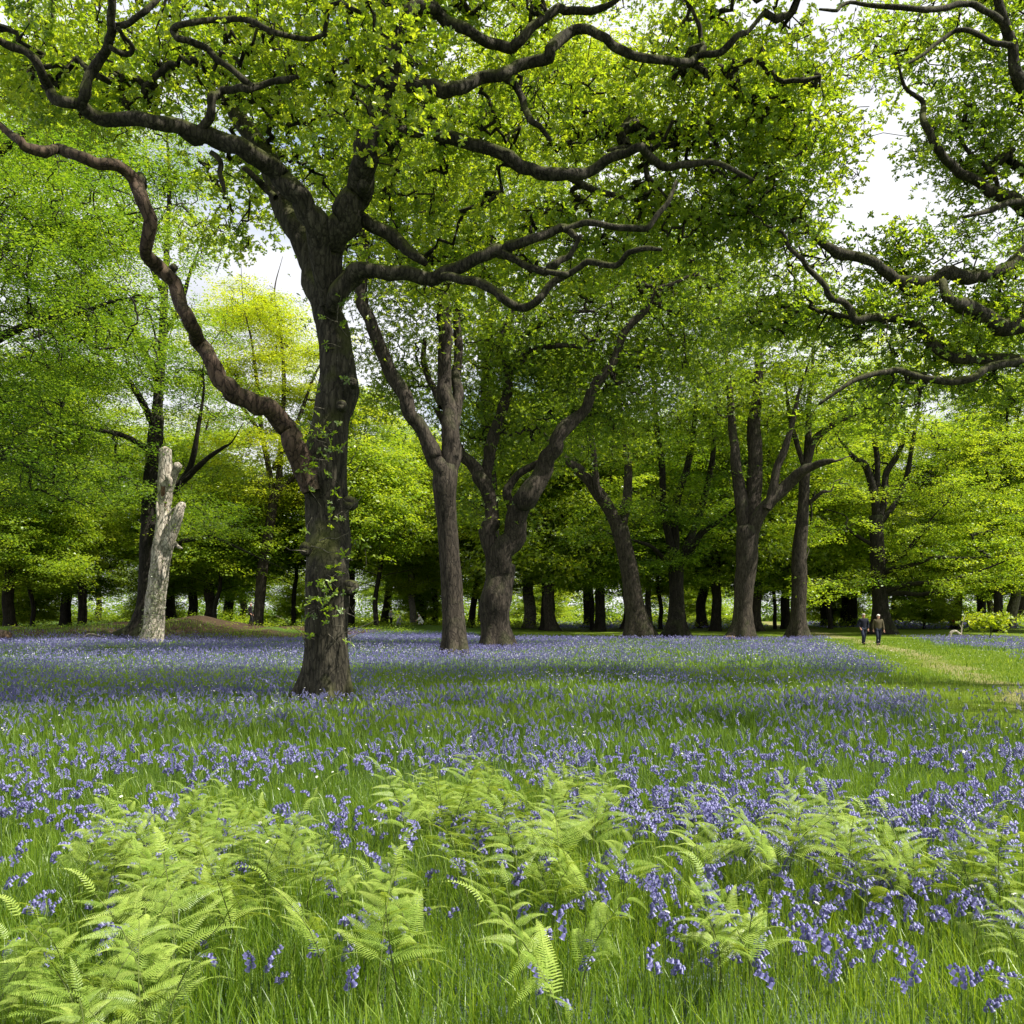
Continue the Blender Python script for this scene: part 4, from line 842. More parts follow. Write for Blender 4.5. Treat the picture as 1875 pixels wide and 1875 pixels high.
# ------------------------------------------------------------------ sapling on the right
sg = np.random.default_rng(61)
sb = gz(1812, 66)
sr = thing('sapling', 'bright yellow-green leafy sapling at the foot of the black trunk on the right', 'sapling', sb)
sm_ = MB(); tube(sm_, [sb + [0, 0, -.1], sb + [.1, 0, .6], sb + [-.3, -.2, 1.3]], [.05, .04, .02], 6, .05, .1)
satt = sb + sg.normal(size=(80, 3)) * np.array([.72, .6, .36]) + np.array([0, 0, 1.2])
ch, R = grow(np.array([sb + [0, 0, .3], sb + [.1, 0, .6], sb + [-.3, -.2, 1.3]]), satt, sg, .008); tubes_np(sm_, ch, R, 4)
link('stem', sm_.mesh('stem', sb, True), M['bark_brown'], sr)
sl = MB(); rosettes(sl, satt, 5, .2, 'd', sg, .2, 6, .6); link('leaves', sl.mesh('leaves', sb, False, 'tint'), M['yellow_leaf'], sr)

# ------------------------------------------------------------------ people
def skin(name, verts, edges, rad, mt, parent, sub=2):
    me = bpy.data.meshes.new(name); me.from_pydata([tuple(v) for v in verts], edges, [])
    ob = bpy.data.objects.new(name, me); COL.objects.link(ob)
    md = ob.modifiers.new('s', 'SKIN'); md.use_smooth_shade = True
    for i, r in enumerate(rad):
        sv = me.skin_vertices[0].data[i]; sv.radius = r if hasattr(r, '__len__') else (r, r); sv.use_root = (i == 0)
    ob.modifiers.new('u', 'SUBSURF').levels = sub; ob.modifiers['u'].render_levels = sub
    dg = bpy.context.evaluated_depsgraph_get(); m2 = bpy.data.meshes.new_from_object(ob.evaluated_get(dg))
    bpy.data.objects.remove(ob); m2.materials.clear(); m2.name = name
    return link(name, m2, mt, parent)
def ball(mb, c, r, nu=10, nv=6):
    th = np.linspace(0, 2 * pi, nu, endpoint=False); ph = np.linspace(.05, pi - .05, nv)
    V = np.stack([np.sin(ph)[:, None] * np.cos(th)[None], np.sin(ph)[:, None] * np.sin(th)[None], np.cos(ph)[:, None] * np.ones(nu)[None]], -1) * np.array(r) + np.array(c)
    i = np.arange(nv - 1)[:, None] * nu; j = np.arange(nu)[None]
    Q = np.stack([i + j, i + (j + 1) % nu, i + (j + 1) % nu + nu, i + j + nu], -1).reshape(-1, 4)
    mb.add(V.reshape(-1, 3), Q)
CM = {k: plain_mat(k, c, .85, .12, 30) for k, c in {'skin': (.45, .25, .18), 'navy_cloth': (.010, .011, .022), 'olive_cloth': (.075, .062, .035), 'denim': (.02, .026, .05), 'dark_denim': (.014, .018, .034), 'black_cloth': (.012, .012, .014),
      'white_hair': (.62, .58, .52), 'grey_hair': (.34, .3, .27), 'shoe_black': (.015, .013, .012), 'red_cloth': (.35, .02, .025), 'green_cloth': (.02, .12, .07), 'pale_cloth': (.62, .62, .56), 'grey_cloth': (.2, .2, .2), 'brown_shoe': (.09, .07, .05)}.items()}
def person(label, loc, face, jacket, trousers, hair, shoes, h=1.74, stride=.22, arms='swing', pose='stand', hat=None, group=None, bulk=1., jlen=.80):
    r = thing('person', label, 'person', loc, group); r.rotation_euler = (0, 0, face); k = h / 1.74; r.scale = (k, k, k)
    drop, bend = 0., 0.
    if pose == 'stoop': bend = .75
    if pose == 'crouch': drop, bend = .5, .5
    hip = np.array([0, 0, .92 - drop])
    def tor(x, y, z):  # torso point, rotated about the hips when bending (towards -Y)
        d = z - .92; return np.array([x, y * cos(bend) - d * sin(bend), hip[2] + d * cos(bend) + y * sin(bend)])
    kf = stride if pose != 'crouch' else .42
    L = {'hl': np.array([-.09, 0, .90 - drop]), 'hr': np.array([.09, 0, .90 - drop])}
    kl = np.array([-.10, -.10 - kf * .5, .50 - drop * .25]); kr = np.array([.10, -.03 + kf * .35 if pose != 'crouch' else -.25, .49 - drop * .2])
    al = np.array([-.10, -kf * .75, .09]); ar = np.array([.10, kf * .85 if pose != 'crouch' else .05, .12])
    sh = 1.43
    SL, SR = tor(-.20, 0, sh), tor(.20, 0, sh)
    if arms == 'swing':
        el, er = tor(-.27, .07, 1.14), tor(.27, -.02, 1.13); wl, wr = tor(-.27, -.02, .90), tor(.29, -.10, .88)
    elif arms == 'pocket':
        el, er = tor(-.30, .08, 1.15), tor(.29, .05, 1.14); wl, wr = tor(-.22, -.08, .95), tor(.26, -.04, .90)
    else:
        el, er = SL + [-.05, -.12, -.25], SR + [.05, -.12, -.25]; wl, wr = el + [.05, -.2, -.08], er + [-.05, -.2, -.08]
    neck = tor(0, .0, 1.48); chin = tor(0, -.02, 1.56); head = tor(0, -.02, 1.65); top_ = tor(0, 0, 1.70)
    V = [hip, tor(0, 0, 1.08), tor(0, 0, 1.28), tor(0, 0, 1.41), neck, chin, head, top_, L['hl'], kl, al, al + [0, -.12, -.05], L['hr'], kr, ar, ar + [0, -.11, -.06], SL, el, wl, SR, er, wr]
    E = [(0, 1), (1, 2), (2, 3), (3, 4), (4, 5), (5, 6), (6, 7), (0, 8), (8, 9), (9, 10), (10, 11), (0, 12), (12, 13), (13, 14), (14, 15), (3, 16), (16, 17), (17, 18), (3, 19), (19, 20), (20, 21)]
    Rd = [(.13, .10), (.12, .09), (.14, .10), (.12, .09), .055, (.07, .085), (.078, .092), (.05, .06), .085, .055, .04, .035, .085, .055, .04, .035, .055, .042, .03, .055, .042, .03]
    body = skin('body', V, E, Rd, CM['skin'], r)
    # hands with fingers, nose and ears are one mesh with the body
    hm = MB()
    me0 = body.data; 
    vv = np.zeros(len(me0.vertices) * 3); me0.vertices.foreach_get('co', vv)
    for e_, w_ in ((el, wl), (er, wr)):
        d = norm(np.asarray(w_) - e_); pc = w_ + d * .05; sd = norm(np.cross(d, [0, 1., .2]))
        tube(hm, [w_, pc, pc + d * .045], [.024, .034, .03], 8, 0., .03)
        for q in range(4):
            b0 = pc + d * .04 + sd * (q - 1.5) * .018; tube(hm, [b0, b0 + d * (.035 - .004 * abs(q - 1.3)) + [0, -.006, 0], b0 + d * .062 + [0, -.022, 0]], [.009, .0085, .006], 5, 0., .02)
        b0 = pc - sd * .03; tube(hm, [b0, b0 - sd * .02 + d * .02 + [0, -.01, 0], b0 - sd * .022 + d * .045 + [0, -.02, 0]], [.01, .0095, .007], 5, 0., .02)
    tube(hm, [head + [0, -.082, .02], head + [0, -.105, -.012], head + [0, -.09, -.028]], [.008, .015, .008], 6, 0., .01)
    for s_ in (-1, 1): ball(hm, head + [s_ * .08, .01, -.01], (.012, .022, .032), 8, 5)
    hme = hm.mesh('h', None, True)
    import bmesh
    bm = bmesh.new(); bm.from_mesh(me0); bm.from_mesh(hme); bm.to_mesh(me0); bm.free()
    for p_ in me0.polygons: p_.use_smooth = True
    b = bulk
    jz = jlen
    JV = [tor(0, 0, jz), tor(0, 0, 1.05), tor(0, 0, 1.28), tor(0, 0, 1.42), tor(0, 0, 1.50), SL, el, wl - norm(wl - el) * .02, SR, er, wr - norm(wr - er) * .02]
    skin('jacket', JV, [(0, 1), (1, 2), (2, 3), (3, 4), (3, 5), (5, 6), (6, 7), (3, 8), (8, 9), (9, 10)], [(.175 * b, .135 * b), (.17 * b, .135 * b), (.185 * b, .14 * b), (.15 * b, .11 * b), .078, .085, .066, .05, .085, .066, .05], CM[jacket], r)
    skin('trousers', [hip, L['hl'], kl, al + [0, 0, -.02], L['hr'], kr, ar + [0, 0, -.02]], [(0, 1), (1, 2), (2, 3), (0, 4), (4, 5), (5, 6)], [(.14, .11), .105, .078, .066, .105, .078, .066], CM[trousers], r)
    for a_ in (al, ar):
        so = MB(); ball(so, a_ + [0, -.06, -.045 if a_ is al else -.06], (.048, .14, .05), 12, 7); link('shoe', so.mesh('shoe', None, True), CM[shoes], r)
    hb = MB(); th = np.linspace(0, 2 * pi, 14, endpoint=False); rings = []
    for ph, s_ in ((1.75, 1.0), (1.35, 1.06), (.95, 1.05), (.5, 1.02), (.08, 1.0)):
        rr = np.sin(ph) * s_; V_ = np.stack([.092 * rr * np.cos(th), .108 * rr * np.sin(th) + .012, .112 * np.cos(ph) * s_ + np.where(np.sin(th) < -.3, .035, 0.) * (ph > 1.3)], -1)
        rings.append(V_)
    V_ = np.concatenate(rings) + head + np.array([0, 0, .015]); i = np.arange(4)[:, None] * 14; j = np.arange(14)[None]
    hb.add(V_, np.stack([i + j, i + (j + 1) % 14, i + (j + 1) % 14 + 14, i + j + 14], -1).reshape(-1, 4))
    link('hat' if hat else 'hair', hb.mesh('hair', None, True), CM[hat or hair], r)
    if hat:
        bm_ = MB(); ball(bm_, head + [0, -.01, .05], (.17, .18, .018), 16, 5); link('hat_brim', bm_.mesh('hat_brim', None, True), CM[hat], r)
    return r
def at(x, Y): return gz(x, Y)
person('person in a dark navy jacket and jeans walking towards the viewer, hand in pocket', at(1581, 50.6), .05, 'navy_cloth', 'denim', 'grey_hair', 'shoe_black', 1.76, .2, 'pocket', bulk=1.02)
person('white-haired person in an olive jacket walking beside the one in navy', at(1608, 50.0), -.06, 'olive_cloth', 'dark_denim', 'white_hair', 'brown_shoe', 1.72, .16, 'swing', bulk=1.14, jlen=.84)
person('lone person in black walking along the far edge of the flowers on the left', at(459, 68.5), 1.4, 'black_cloth', 'black_cloth', 'grey_hair', 'shoe_black', 1.72, .2, 'pocket')
person('stooping person in a pale sun hat and dark coat behind the flowers', at(716, 90), .6, 'grey_cloth', 'black_cloth', 'white_hair', 'shoe_black', 1.65, .1, 'reach', 'stand', hat='pale_cloth')
person('small crouching person in grey beside the one in the sun hat', at(728, 89), 2.4, 'grey_cloth', 'grey_cloth', 'white_hair', 'shoe_black', 1.5, .1, 'reach', 'crouch')
person('crouching person dressed in white among the far flowers', at(773, 88), -1.2, 'pale_cloth', 'pale_cloth', 'white_hair', 'shoe_black', 1.6, .1, 'reach', 'crouch')
person('person in a green top and dark trousers standing far off on the right', at(1740, 98), .3, 'green_cloth', 'black_cloth', 'white_hair', 'shoe_black', 1.7, .1, 'pocket')
person('person in a bright red coat in the distant flowers on the right', at(1744.5, 97), -.5, 'red_cloth', 'black_cloth', 'grey_hair', 'shoe_black', 1.5, .1, 'reach', jlen=.6)
person('person in a dark red coat stooping, rightmost of the distant three', at(1752, 98), .9, 'red_cloth', 'black_cloth', 'grey_hair', 'shoe_black', 1.45, .1, 'reach', 'stand')

# ------------------------------------------------------------------ grass
def blades(mb, X, Y, Lh, Wd, g, tint, rows=4, leanmax=.7):
    n = len(X); p = np.stack([X, Y, ground(X, Y) - .01], 1)
    a = g.random(n) * 6.28; ln = np.abs(g.normal(.28, .22, n)).clip(.02, leanmax)
    d = np.stack([np.cos(a), np.sin(a), 0 * a], 1); fa = a + pi / 2 + g.normal(0, .4, n); s = np.stack([np.cos(fa), np.sin(fa), 0 * a], 1)
    t = np.linspace(0, 1, rows); w = np.array([.8, 1., .7, .06]) if rows == 4 else np.array([.9, .85, .06])
    pos = p[:, None] + (np.array([0, 0, 1.])[None, None] * (Lh[:, None] * t * (1 - .35 * ln[:, None] * t))[..., None]) + d[:, None] * (Lh[:, None] * ln[:, None] * t ** 2)[..., None]
    off = s[:, None] * (Wd[:, None] * w * .5)[..., None]
    V = np.stack([pos - off, pos + off], 2).reshape(-1, 3)
    b = (np.arange(n) * rows * 2)[:, None] + (np.arange(rows - 1) * 2)[None]
    Q = np.stack([b, b + 1, b + 3, b + 2], -1).reshape(-1, 4)
    mb.add(V, Q, np.repeat(tint, rows - 1))
def scatter(Y0, Y1, dens, g, marg=.66, mX=1.6):
    A_ = marg * (Y1**2 - Y0**2) + 2 * mX * (Y1 - Y0); n = int(A_ * dens)
    Y = np.sqrt(g.uniform(Y0**2, Y1**2, int(n * 1.0))); X = (g.random(n) * 2 - 1) * (marg * Y + mX)
    return X, Y
g = np.random.default_rng(101)
gm = MB()
for Y0, Y1, dens, Lh, Wd, rows in [(1.2, 2.9, 900, .22, .007, 3), (2.9, 5.2, 2600, .215, .0055, 4), (5.2, 8.5, 1700, .22, .006, 4), (8.5, 14, 700, .23, .009, 3), (14, 26, 240, .20, .014, 3), (26, 64, 40, .2, .03, 3)]:
    X, Y = scatter(Y0, Y1, dens, g, .66, 4.2)
    zm = z_mown(X, Y); pa = z_path(X, Y)
    cl = fbm(X * 1.3, Y * 1.3, 3)
    keep = (g.random(len(X)) > zm * .97) & (g.random(len(X)) < .35 + 1.1 * cl) & (np.hypot(X - A.off[0], Y - A.off[1]) > .5)
    X, Y, cl = X[keep], Y[keep], cl[keep]
    pt = fbm(X * .35 + 7, Y * .35, 3)
    H_ = Lh * (.55 + .9 * cl) * g.uniform(.6, 1.3, len(X))
    blades(gm, X, Y, H_, Wd * g.uniform(.6, 1.35, len(X)), g, np.clip(.15 + .6 * pt + g.normal(0, .17, len(X)), 0, 1), rows)
tag(link('grass', gm.mesh('grass', None, False, 'tint'), M['grass']), 'long green grass among the flowers', 'grass', kind='stuff')
gm = MB()
for Y0, Y1, dens, Lh, Wd in [(9, 20, 420, .07, .008), (20, 36, 220, .075, .014), (36, 64, 70, .08, .026)]:
    X, Y = scatter(Y0, Y1, dens, g, .7, 4)
    zm = z_mown(X, Y); pa = z_path(X, Y)
    keep = (g.random(len(X)) < zm) & (g.random(len(X)) > pa * .85)
    X, Y = X[keep], Y[keep]
    blades(gm, X, Y, Lh * g.uniform(.6, 1.5, len(X)), Wd * g.uniform(.7, 1.4, len(X)), g, np.clip(.25 + .5 * fbm(X * .5, Y * .5) + g.normal(0, .16, len(X)), 0, 1), 3)
tag(link('short_grass', gm.mesh('short_grass', None, False, 'tint'), M['short_grass']), 'short trodden grass along the path', 'grass', kind='stuff')

# ------------------------------------------------------------------ bracken
def frond_mesh(L, npair, g, arch, name):
    mb = MB()
    t = np.linspace(0, 1, 9)
    def ax(u): return np.stack([L * u * (1 - .12 * u * u), 0 * u, arch * L * (u * .45 - u * u * .75)], -1)
    tubes_np(mb, ax(t)[None], (.0022 * (1 - .75 * t))[None], 3)
    nq = len(mb.Q[0]); mb.A.append(np.full(nq, .35))
    us = np.linspace(.07, .985, npair); sp_ = L / npair
    for u in us:
        prof = (min(1, u / .16) ** .6) * (1 - u) ** .95 + .03
        ln = L * .17 * prof
        c = ax(np.array([u]))[0]
        for sgn in (-1, 1):
            k = 7; v = np.linspace(0, 1, k)
            fw = .35 + .25 * u
            dirn = np.array([fw, sgn, 0]); dirn = dirn / np.linalg.norm(dirn)
            cen = c + dirn * (ln * v)[:, None] + np.array([0, 0, 1.]) * (ln * (.08 * v - .24 * v * v))[:, None] + g.normal(0, .0006, (k, 3))
            wd = sp_ * .33 * np.array([.9, 1., .72, .95, .62, .72, .1]) * (1 - .25 * v)
            along = np.array([1, 0, -.15])
            V = np.stack([cen - along * wd[:, None], cen + along * wd[:, None]], 1).reshape(-1, 3)
            b = np.arange(k - 1) * 2; Q = np.stack([b, b + 1, b + 3, b + 2], -1)
            mb.add(V, Q, np.full(k - 1, np.clip(.45 + .25 * u + g.normal(0, .09), 0, 1)))
    return mb.mesh(name, None, False, 'tint')
g = np.random.default_rng(202)
FR = [frond_mesh(.30, n_, g, a_, 'frond') for n_, a_ in ((30, .4), (32, .7), (28, .2), (30, .95))]
for m_ in FR: m_.materials.append(M['fern'])
FTIP = [frond_mesh(.20, 16, g, a_, 'frond_tip') for a_ in (.9, 1.5)]
for m_ in FTIP: m_.materials.append(M['fern'])
from mathutils import Matrix
def make_fern(sd, h):
    g = np.random.default_rng(sd)
    root = bpy.data.objects.new('bracken_fern', None); COL.objects.link(root); root.empty_display_size = .1
    lean = g.uniform(.12, .55); t = np.linspace(0, 1, 9)
    hs = h
    axp = np.stack([hs * lean * t ** 2.2, .02 * np.sin(t * 4 + sd), hs * (t - .18 * lean * t ** 3)], -1)
    mb = MB(); tubes_np(mb, axp[None], (.0042 * (1 - .7 * t))[None], 5); link('stem', mb.mesh('stem', None, True), M['fern_stem'], root)
    npair = int(g.integers(5, 8))
    for q in range(npair):
        u = .42 + .5 * q / max(1, npair - 1); 
        p = np.array([np.interp(u, t, axp[:, i]) for i in range(3)])
        tg = norm(np.array([np.interp(min(1, u + .05), t, axp[:, i]) - np.interp(u - .05, t, axp[:, i]) for i in range(3)]))
        sc = (1.1 - .68 * (u - .42) / .5) * g.uniform(.72, 1.0) * h / .55
        for sgn in (-1, 1):
            d = norm(np.array([0, sgn, 0]) + tg * g.uniform(.25, .6) + g.normal(size=3) * .12)
            up = norm(np.cross(np.cross(d, norm(np.array([-.35, 0, 1.]) + g.normal(size=3) * .2)), d)); up = up if up[2] > 0 else -up
            yv = np.cross(up, d)
            mtx = Matrix(((d[0], yv[0], up[0], p[0]), (d[1], yv[1], up[1], p[1]), (d[2], yv[2], up[2], p[2]), (0, 0, 0, 1)))
            o = link('frond', FR[int(g.integers(0, 4))], None, root); o.matrix_local = mtx @ Matrix.Scale(sc, 4)
    p = axp[-1]; d = norm(axp[-1] - axp[-2]); up = norm(np.cross(np.cross(d, [0.3, .1, 1.]), d)); yv = np.cross(up, d)
    o = link('frond', FTIP[int(g.integers(0, 2))], None, root); o.matrix_local = Matrix(((d[0], yv[0], up[0], p[0]), (d[1], yv[1], up[1], p[1]), (d[2], yv[2], up[2], p[2]), (0, 0, 0, 1))) @ Matrix.Scale(.8 * h / .55, 4)
    return root
FP = [make_fern(300 + i, h) for i, h in enumerate((.46, .52, .58, .5, .62, .55, .44, .6))]
FH = [.46, .52, .58, .5, .62, .55, .44, .6]
fern_sets = [  # px centre/extent of the frond tops, count, label
    (930, 1420, 200, 48, 52, 'lacy bracken fern in the tall thicket at the middle of the foreground'),
    (1010, 1490, 170, 50, 16, 'bracken fern on the near side of the tall middle thicket'),
    (330, 1465, 240, 40, 30, 'bracken fern in the back row of the left bracken bank, bordering the shade'),
    (400, 1545, 300, 60, 34, 'bracken fern inside the left bracken bank among bluebells'),
    (150, 1690, 190, 70, 17, 'bright bracken fern in the bottom-left corner clump'),
    (700, 1600, 110, 60, 9, 'small bracken fern in the grass left of centre'),
    (1010, 1590, 100, 70, 8, 'tall bracken fern standing apart in front of the middle thicket'),
    (1400, 1470, 200, 35, 28, 'pale bracken fern among dense bluebells right of centre'),
    (1720, 1520, 170, 40, 19, 'pale bracken fern in the drift near the right edge'),
    (1340, 1600, 80, 40, 6, 'bracken fern with drooping fronds in the bluebells right of centre'),
    (1840, 1640, 60, 60, 4, 'bracken fern spreading in from the right edge'),
    (200, 1830, 180, 60, 6, 'bracken fern cut by the bottom edge at left')]
rf = random.Random(31); first = set()
fern_xy = []
for (cx, cy, rx, ry, n, lab) in fern_sets:
    for _ in range(n):
        f = rf.random() * 6.28; q = math.sqrt(rf.random()); x = cx + rx * q * cos(f); y = cy + ry * q * sin(f)
        k = rf.randrange(8); s = rf.uniform(.72, 1.12)
        Y = max(2.6, (EYE - FH[k] * .95 * s) * F / (y - HOR)); X = (x - CX) / F * Y
        loc = (X, Y, float(ground(X, Y)) - .01); rz = rf.random() * 6.28
        fern_xy.append((X, Y))
        if k not in first:
            first.add(k); o = FP[k]; o.location = loc; o.rotation_euler = (0, 0, rz); o.scale = (s, s, s); tag(o, lab, 'fern', 'bracken: ' + lab.split(' fern ')[-1])
        else: o = copy_tree(FP[k], loc, rz, s, lab, 'fern', 'bracken: ' + lab.split(' fern ')[-1])

# ------------------------------------------------------------------ bluebells
def bell_parts(sd, seg=6, rings=3, nb=None):
    g = np.random.default_rng(sd); h = g.uniform(.26, .37); nb = nb or int(g.integers(6, 11))
    t = np.linspace(0, 1, 9); ang = g.uniform(1.1, 2.5)
    z = np.where(t < .72, t, .72 + (np.sin((t - .72) / .28 * ang) / ang) * .28) * h
    x = np.where(t < .72, .03 * t ** 2, .0155 + (1 - np.cos((t - .72) / .28 * ang)) / ang * .28) * h
    axp = np.stack([x, 0 * x, z], -1)
    st = MB(); tubes_np(st, axp[None], (.0024 * (1 - .55 * t))[None], 3)
    bl = MB()
    for q in range(nb):
        u = .74 + .26 * q / (nb - 1); p = np.array([np.interp(u, t, axp[:, i]) for i in range(3)])
        sd_ = (-1) ** q * g.uniform(.3, 1.1); out = np.array([cos(sd_) * 1., sin(sd_), 0])
        L_ = .0195 * g.uniform(.8, 1.15) * (1.15 - .45 * (q / nb)); r_ = L_ * .38
        c0 = p + out * .010 + [0, 0, -.001]; dn = norm(out * .55 + np.array([0, 0, -1.]))
        e1 = norm(np.cross(dn, [0.3, 1, .2])); e2 = np.cross(dn, e1)
        th = np.arange(seg) / seg * 6.283
        prof = [(0, .45), (.25, .95), (.75, .9), (1., 1.45)] if rings == 3 else [(0, .5), (1., 1.25)]
        R_n = [c0 + dn * L_ * a_ + (np.cos(th)[:, None] * e1 + np.sin(th)[:, None] * e2) * r_ * b_ for a_, b_ in prof]
        V = np.concatenate(R_n); nr = len(prof)
        i = np.arange(nr - 1)[:, None] * seg; j = np.arange(seg)[None]
        Q = np.stack([i + j, i + (j + 1) % seg, i + (j + 1) % seg + seg, i + j + seg], -1).reshape(-1, 4)
        bl.add(V, Q, np.full(len(Q), np.clip(.5 + g.normal(0, .18), 0, 1)))
    return st, bl
g = np.random.default_rng(404)
# near flowers, denser where the photograph shows drifts
def near_density(X, Y):
    px = X / Y * F + CX; py = HOR + (EYE - .3) * F / Y
    d = .22 + 0 * X
    for cx, cy, rx, ry, w in [(1500, 1620, 420, 120, 1.), (1250, 1480, 420, 60, 1.0), (1050, 1420, 160, 50, .8), (150, 1510, 200, 60, .95), (620, 1610, 200, 90, .5), (1700, 1740, 250, 140, .55), (900, 1500, 250, 60, .5), (1750, 1480, 200, 60, .9), (420, 1560, 250, 70, .5), (1750, 1600, 200, 100, .7)]:
        d = np.maximum(d, w * np.exp(-((px - cx) / rx) ** 2 - ((py - cy) / ry) ** 2))
    return d
X, Y = scatter(3.2, 9.2, 150, g, .62, 3)
ok = g.random(len(X)) < near_density(X, Y) * sstep(.25, .6, fbm(X * 1.6, Y * 1.6, 3)) * 1.0
X, Y = X[ok], Y[ok]
o_ = np.argsort(Y + np.where(np.abs(X) > .6 * Y, 50, 0)); X, Y = X[o_], Y[o_]
BP = []
for i in range(7):
    st, bl = bell_parts(500 + i)
    r_ = link('bluebell', st.mesh('bluebell_stem', None, True), M['bell_stem']); link('flower_head', bl.mesh('flower_head', None, False, 'tint'), M['bell'], r_)
    BP.append(r_)
rb = random.Random(8)
for i in range(min(300, len(X))):
    x_, y_ = float(X[i]), float(Y[i]); loc = (x_, y_, float(ground(x_, y_))); rz = rb.random() * 6.28; s = rb.uniform(.8, 1.15)
    side = x_ / y_
    if side < -.2: lab = 'violet bluebell in the grass of the left foreground, near the bracken clump'
    elif side < .12: lab = 'violet bluebell in the middle foreground grass below the bracken thicket'
    else: lab = 'violet bluebell in the right foreground drift of flowers and grass'
    grp = 'bluebells, ' + lab.split('bluebell in the ')[1]
    if i < 7: o = BP[i]; o.location = loc; o.rotation_euler = (0, 0, rz); o.scale = (s, s, s); tag(o, lab, 'bluebell', grp)
    else: o = copy_tree(BP[i % 7], loc, rz, s, lab, 'bluebell', grp)
def stamp(stm, blm, protos, X, Y, g, smin=.85, smax=1.25, dz=0.):
    n = len(X); k = g.integers(0, len(protos), n); a = g.random(n) * 6.28; s = g.uniform(smin, smax, n); z = ground(X, Y) + dz
    for q in range(len(protos)):
        w = np.where(k == q)[0]
        if not len(w): continue
        for src, dst in ((protos[q][0], stm), (protos[q][1], blm)):
            V = np.concatenate(src.V); Q = np.concatenate(src.Q)
            c, sn = np.cos(a[w])[:, None], np.sin(a[w])[:, None]
            VV = np.stack([(V[:, 0] * c - V[:, 1] * sn) * s[w][:, None] + X[w][:, None], (V[:, 0] * sn + V[:, 1] * c) * s[w][:, None] + Y[w][:, None], V[:, 2] * s[w][:, None] + z[w][:, None]], -1).reshape(-1, 3)
            QQ = (Q[None] + (np.arange(len(w)) * len(V))[:, None, None]).reshape(-1, 4)
            dst.add(VV, QQ, np.clip(np.repeat(g.normal(.5, .2, len(w)), len(Q)), 0, 1))
stm, blm = MB(), MB()
pr_near = [bell_parts(500 + i, 5, 3) for i in range(5)]
pr_mid = [bell_parts(600 + i, 4, 1, 8) for i in range(5)]
if len(X) > 300: stamp(stm, blm, pr_near, X[300:], Y[300:], g)
X, Y = scatter(8.6, 18, 82, g, .66, 4)
ok = g.random(len(X)) < z_bell(X, Y) * .95 + .05
ok &= np.hypot(X - A.off[0], Y - A.off[1]) > .7
stamp(stm, blm, pr_mid, X[ok], Y[ok], g, .7, 1.0)
# far flowers: small drooping heads
for Y0, Y1, dens, w, h in [(18, 30, 54, .038, .065), (30, 46, 34, .05, .08), (46, 76, 19, .07, .1), (92, 138, 5, .2, .22)]:
    X, Y = scatter(Y0, Y1, dens, g, .67, 4)
    ok = g.random(len(X)) < z_bell(X, Y)
    X, Y = X[ok], Y[ok]; n = len(X)
    c = np.stack([X, Y, ground(X, Y) + g.uniform(.2, .36, n)], 1)
    for rep in range(3):
        p = c + g.normal(size=(n, 3)) * np.array([w * .35, w * .35, h * .3])
        d = norm(np.stack([g.normal(0, .5, n), g.normal(0, .5, n), -np.ones(n)], 1)); nn = rand_unit(n, g); nn = norm(nn - d * np.sum(nn * d, 1, keepdims=True))
        leaves_diamond(blm, p, d, nn, np.full(n, h * .7), np.full(n, w * .6), np.clip(g.normal(.5, .2, n), 0, 1))
fl = link('bluebells', blm.mesh('bluebells', None, False, 'tint'), M['bell'])
tag(fl, 'haze of violet bluebells covering the meadow under the trees', 'bluebells', kind='stuff')
stm.A = []
tag(link('flower_stems', stm.mesh('flower_stems', None, True), M['bell_stem']), 'thin green stems under the massed bluebells', 'flower stems', kind='stuff')

# ------------------------------------------------------------------ white flowers
def daisy(mb, c, r, g, n=5):
    up = norm(np.array([g.normal() * .4, g.normal() * .4 - .3, 1.])); a = norm(np.cross(up, [1., .2, 0])); b = np.cross(up, a)
    ph = np.arange(n) / n * 6.283 + g.random()
    d = np.cos(ph)[:, None] * a + np.sin(ph)[:, None] * b
    leaves_diamond(mb, np.repeat(np.asarray(c)[None], n, 0), d, np.repeat(up[None], n, 0), np.full(n, r), np.full(n, r * .75), np.full(n, .5))
g = np.random.default_rng(909); WP = []
for i in range(4):
    mb = MB(); t = np.linspace(0, 1, 5); hh = .24 + .04 * i
    tubes_np(mb, np.stack([.03 * t ** 2, .01 * t, hh * t], -1)[None], (.0014 * (1 - .4 * t))[None], 3)
    r_ = link('white_flower', mb.mesh('white_flower_stem', None, True), M['bell_stem'])
    pm = MB(); daisy(pm, [.03, .01, hh], .013, g); link('petals', pm.mesh('petals', None, False), M['white_petal'], r_)
    WP.append(r_)
for i in range(44):
    Yf = 3.5 + 4.5 * rb.random(); x = rb.uniform(940, 1860) if rb.random() < .75 else rb.uniform(20, 900)
    X_ = (x - CX) / F * Yf; loc = (X_, Yf, float(ground(X_, Yf))); s = rb.uniform(.9, 1.3)
    lab = 'small white flower among the bluebells of the right foreground' if x > 940 else 'small white flower in the grass of the left foreground'
    if i < 4: o = WP[i]; o.location = loc; o.scale = (s, s, s); tag(o, lab, 'flower', lab.replace('flower', 'flowers'))
    else: copy_tree(WP[i % 4], loc, rb.random() * 6.28, s, lab, 'flower', lab.replace('flower', 'flowers'))
wm = MB(); X, Y = scatter(8, 48, 6, g, .6, 0)
ok = (g.random(len(X)) < sstep(.5, .7, fbm(X * .3 + 77, Y * .3, 3)) * (1 - z_mown(X, Y)) * .8 + .05)
X, Y = X[ok], Y[ok]; n = len(X); c = np.stack([X, Y, ground(X, Y) + g.uniform(.22, .36, n)], 1)
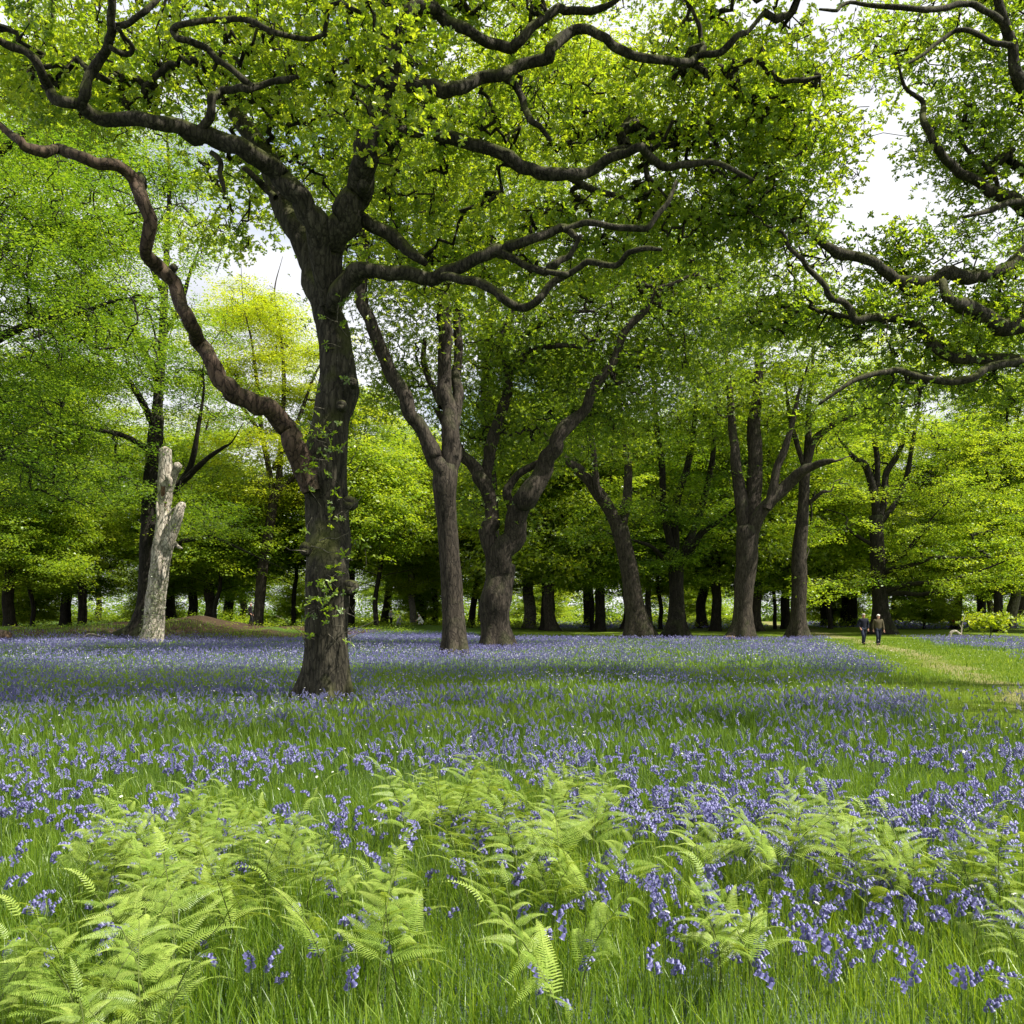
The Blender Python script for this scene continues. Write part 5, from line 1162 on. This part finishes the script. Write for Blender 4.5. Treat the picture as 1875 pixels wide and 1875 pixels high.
for rep in range(3):
    d = norm(np.stack([g.normal(size=n), g.normal(size=n), np.abs(g.normal(0, .3, n))], 1)); nn = norm(np.stack([g.normal(0, .4, n), g.normal(0, .4, n) - .5, np.ones(n)], 1)); nn = norm(nn - d * np.sum(nn * d, 1, keepdims=True))
    sz = .012 + .00045 * Y
    leaves_diamond(wm, c, d, nn, sz, sz * .8, np.full(n, .5))
wm.A = []
tag(link('white_flowers', wm.mesh('white_flowers', None, False), M['white_petal']), 'white specks of small flowers scattered through the meadow', 'white flowers', kind='stuff')

# ------------------------------------------------------------------ sky, sun, camera
SUN_EL, SUN_AZ = 56.0, 110.0      # azimuth clockwise from straight ahead
w = bpy.data.worlds.new("World"); scene.world = w; w.use_nodes = True
nt = w.node_tree; ns, L = nt.nodes, nt.links; ns.clear()
sky = nd(ns, 'ShaderNodeTexSky', sky_type='NISHITA', sun_disc=False); sky.sun_elevation = radians(SUN_EL); sky.sun_rotation = radians(SUN_AZ)
tc = nd(ns, 'ShaderNodeTexCoord'); mp = nd(ns, 'ShaderNodeMapping'); mp.inputs['Scale'].default_value = (1, 1, 1.6); mp.inputs['Location'].default_value = (.35, .2, .1)
L.new(tc.outputs['Generated'], mp.inputs[0])
nz = nd(ns, 'ShaderNodeTexNoise', inp={'Scale': 2.6, 'Detail': 6., 'Roughness': .55}); L.new(mp.outputs[0], nz.inputs['Vector'])
rp = ramp(ns, [(.32, (0, 0, 0)), (.44, (1, 1, 1))]); L.new(nz.outputs[0], rp.inputs[0])
nz2 = nd(ns, 'ShaderNodeTexNoise', inp={'Scale': 5., 'Detail': 4.}); L.new(mp.outputs[0], nz2.inputs['Vector'])
cr = ramp(ns, [(.3, (3.6, 3.75, 4.15)), (.65, (5.2, 5.25, 5.4))]); L.new(nz2.outputs[0], cr.inputs[0])
mx = nd(ns, 'ShaderNodeMix', data_type='RGBA'); L.new(rp.outputs[0], mx.inputs[0]); L.new(sky.outputs[0], mx.inputs[6]); L.new(cr.outputs[0], mx.inputs[7])
bg = nd(ns, 'ShaderNodeBackground', inp={1: .12}); L.new(mx.outputs[2], bg.inputs[0])
wo = nd(ns, 'ShaderNodeOutputWorld'); L.new(bg.outputs[0], wo.inputs[0])
sd = bpy.data.lights.new('sun', 'SUN'); sd.energy = 5.0; sd.angle = radians(.5); sd.color = (1., .94, .82)
so = bpy.data.objects.new('sun', sd); COL.objects.link(so)
el, az = radians(SUN_EL), radians(SUN_AZ)
so.rotation_euler = Vector((sin(az) * cos(el), cos(az) * cos(el), sin(el))).to_track_quat('Z', 'Y').to_euler(); so.location = (20, 10, 40)

cd = bpy.data.cameras.new('camera'); cam = bpy.data.objects.new('camera', cd); COL.objects.link(cam); scene.camera = cam
cd.sensor_width = 36; cd.sensor_height = 36; cd.sensor_fit = 'HORIZONTAL'; cd.lens = F / 1875 * 36; cd.clip_end = 2000; cd.clip_start = .1
cd.shift_y = (HOR - CX) / 1875
cam.location = (0, 0, EYE); cam.rotation_euler = (pi / 2, 0, 0)
scene.view_settings.view_transform = 'Standard'; scene.view_settings.look = 'None'; scene.view_settings.gamma = 1
scene.view_settings.exposure = .93
scene.cycles.max_bounces = 10; scene.cycles.diffuse_bounces = 8; scene.cycles.transmission_bounces = 8; scene.cycles.glossy_bounces = 2
scene.cycles.use_denoising = True
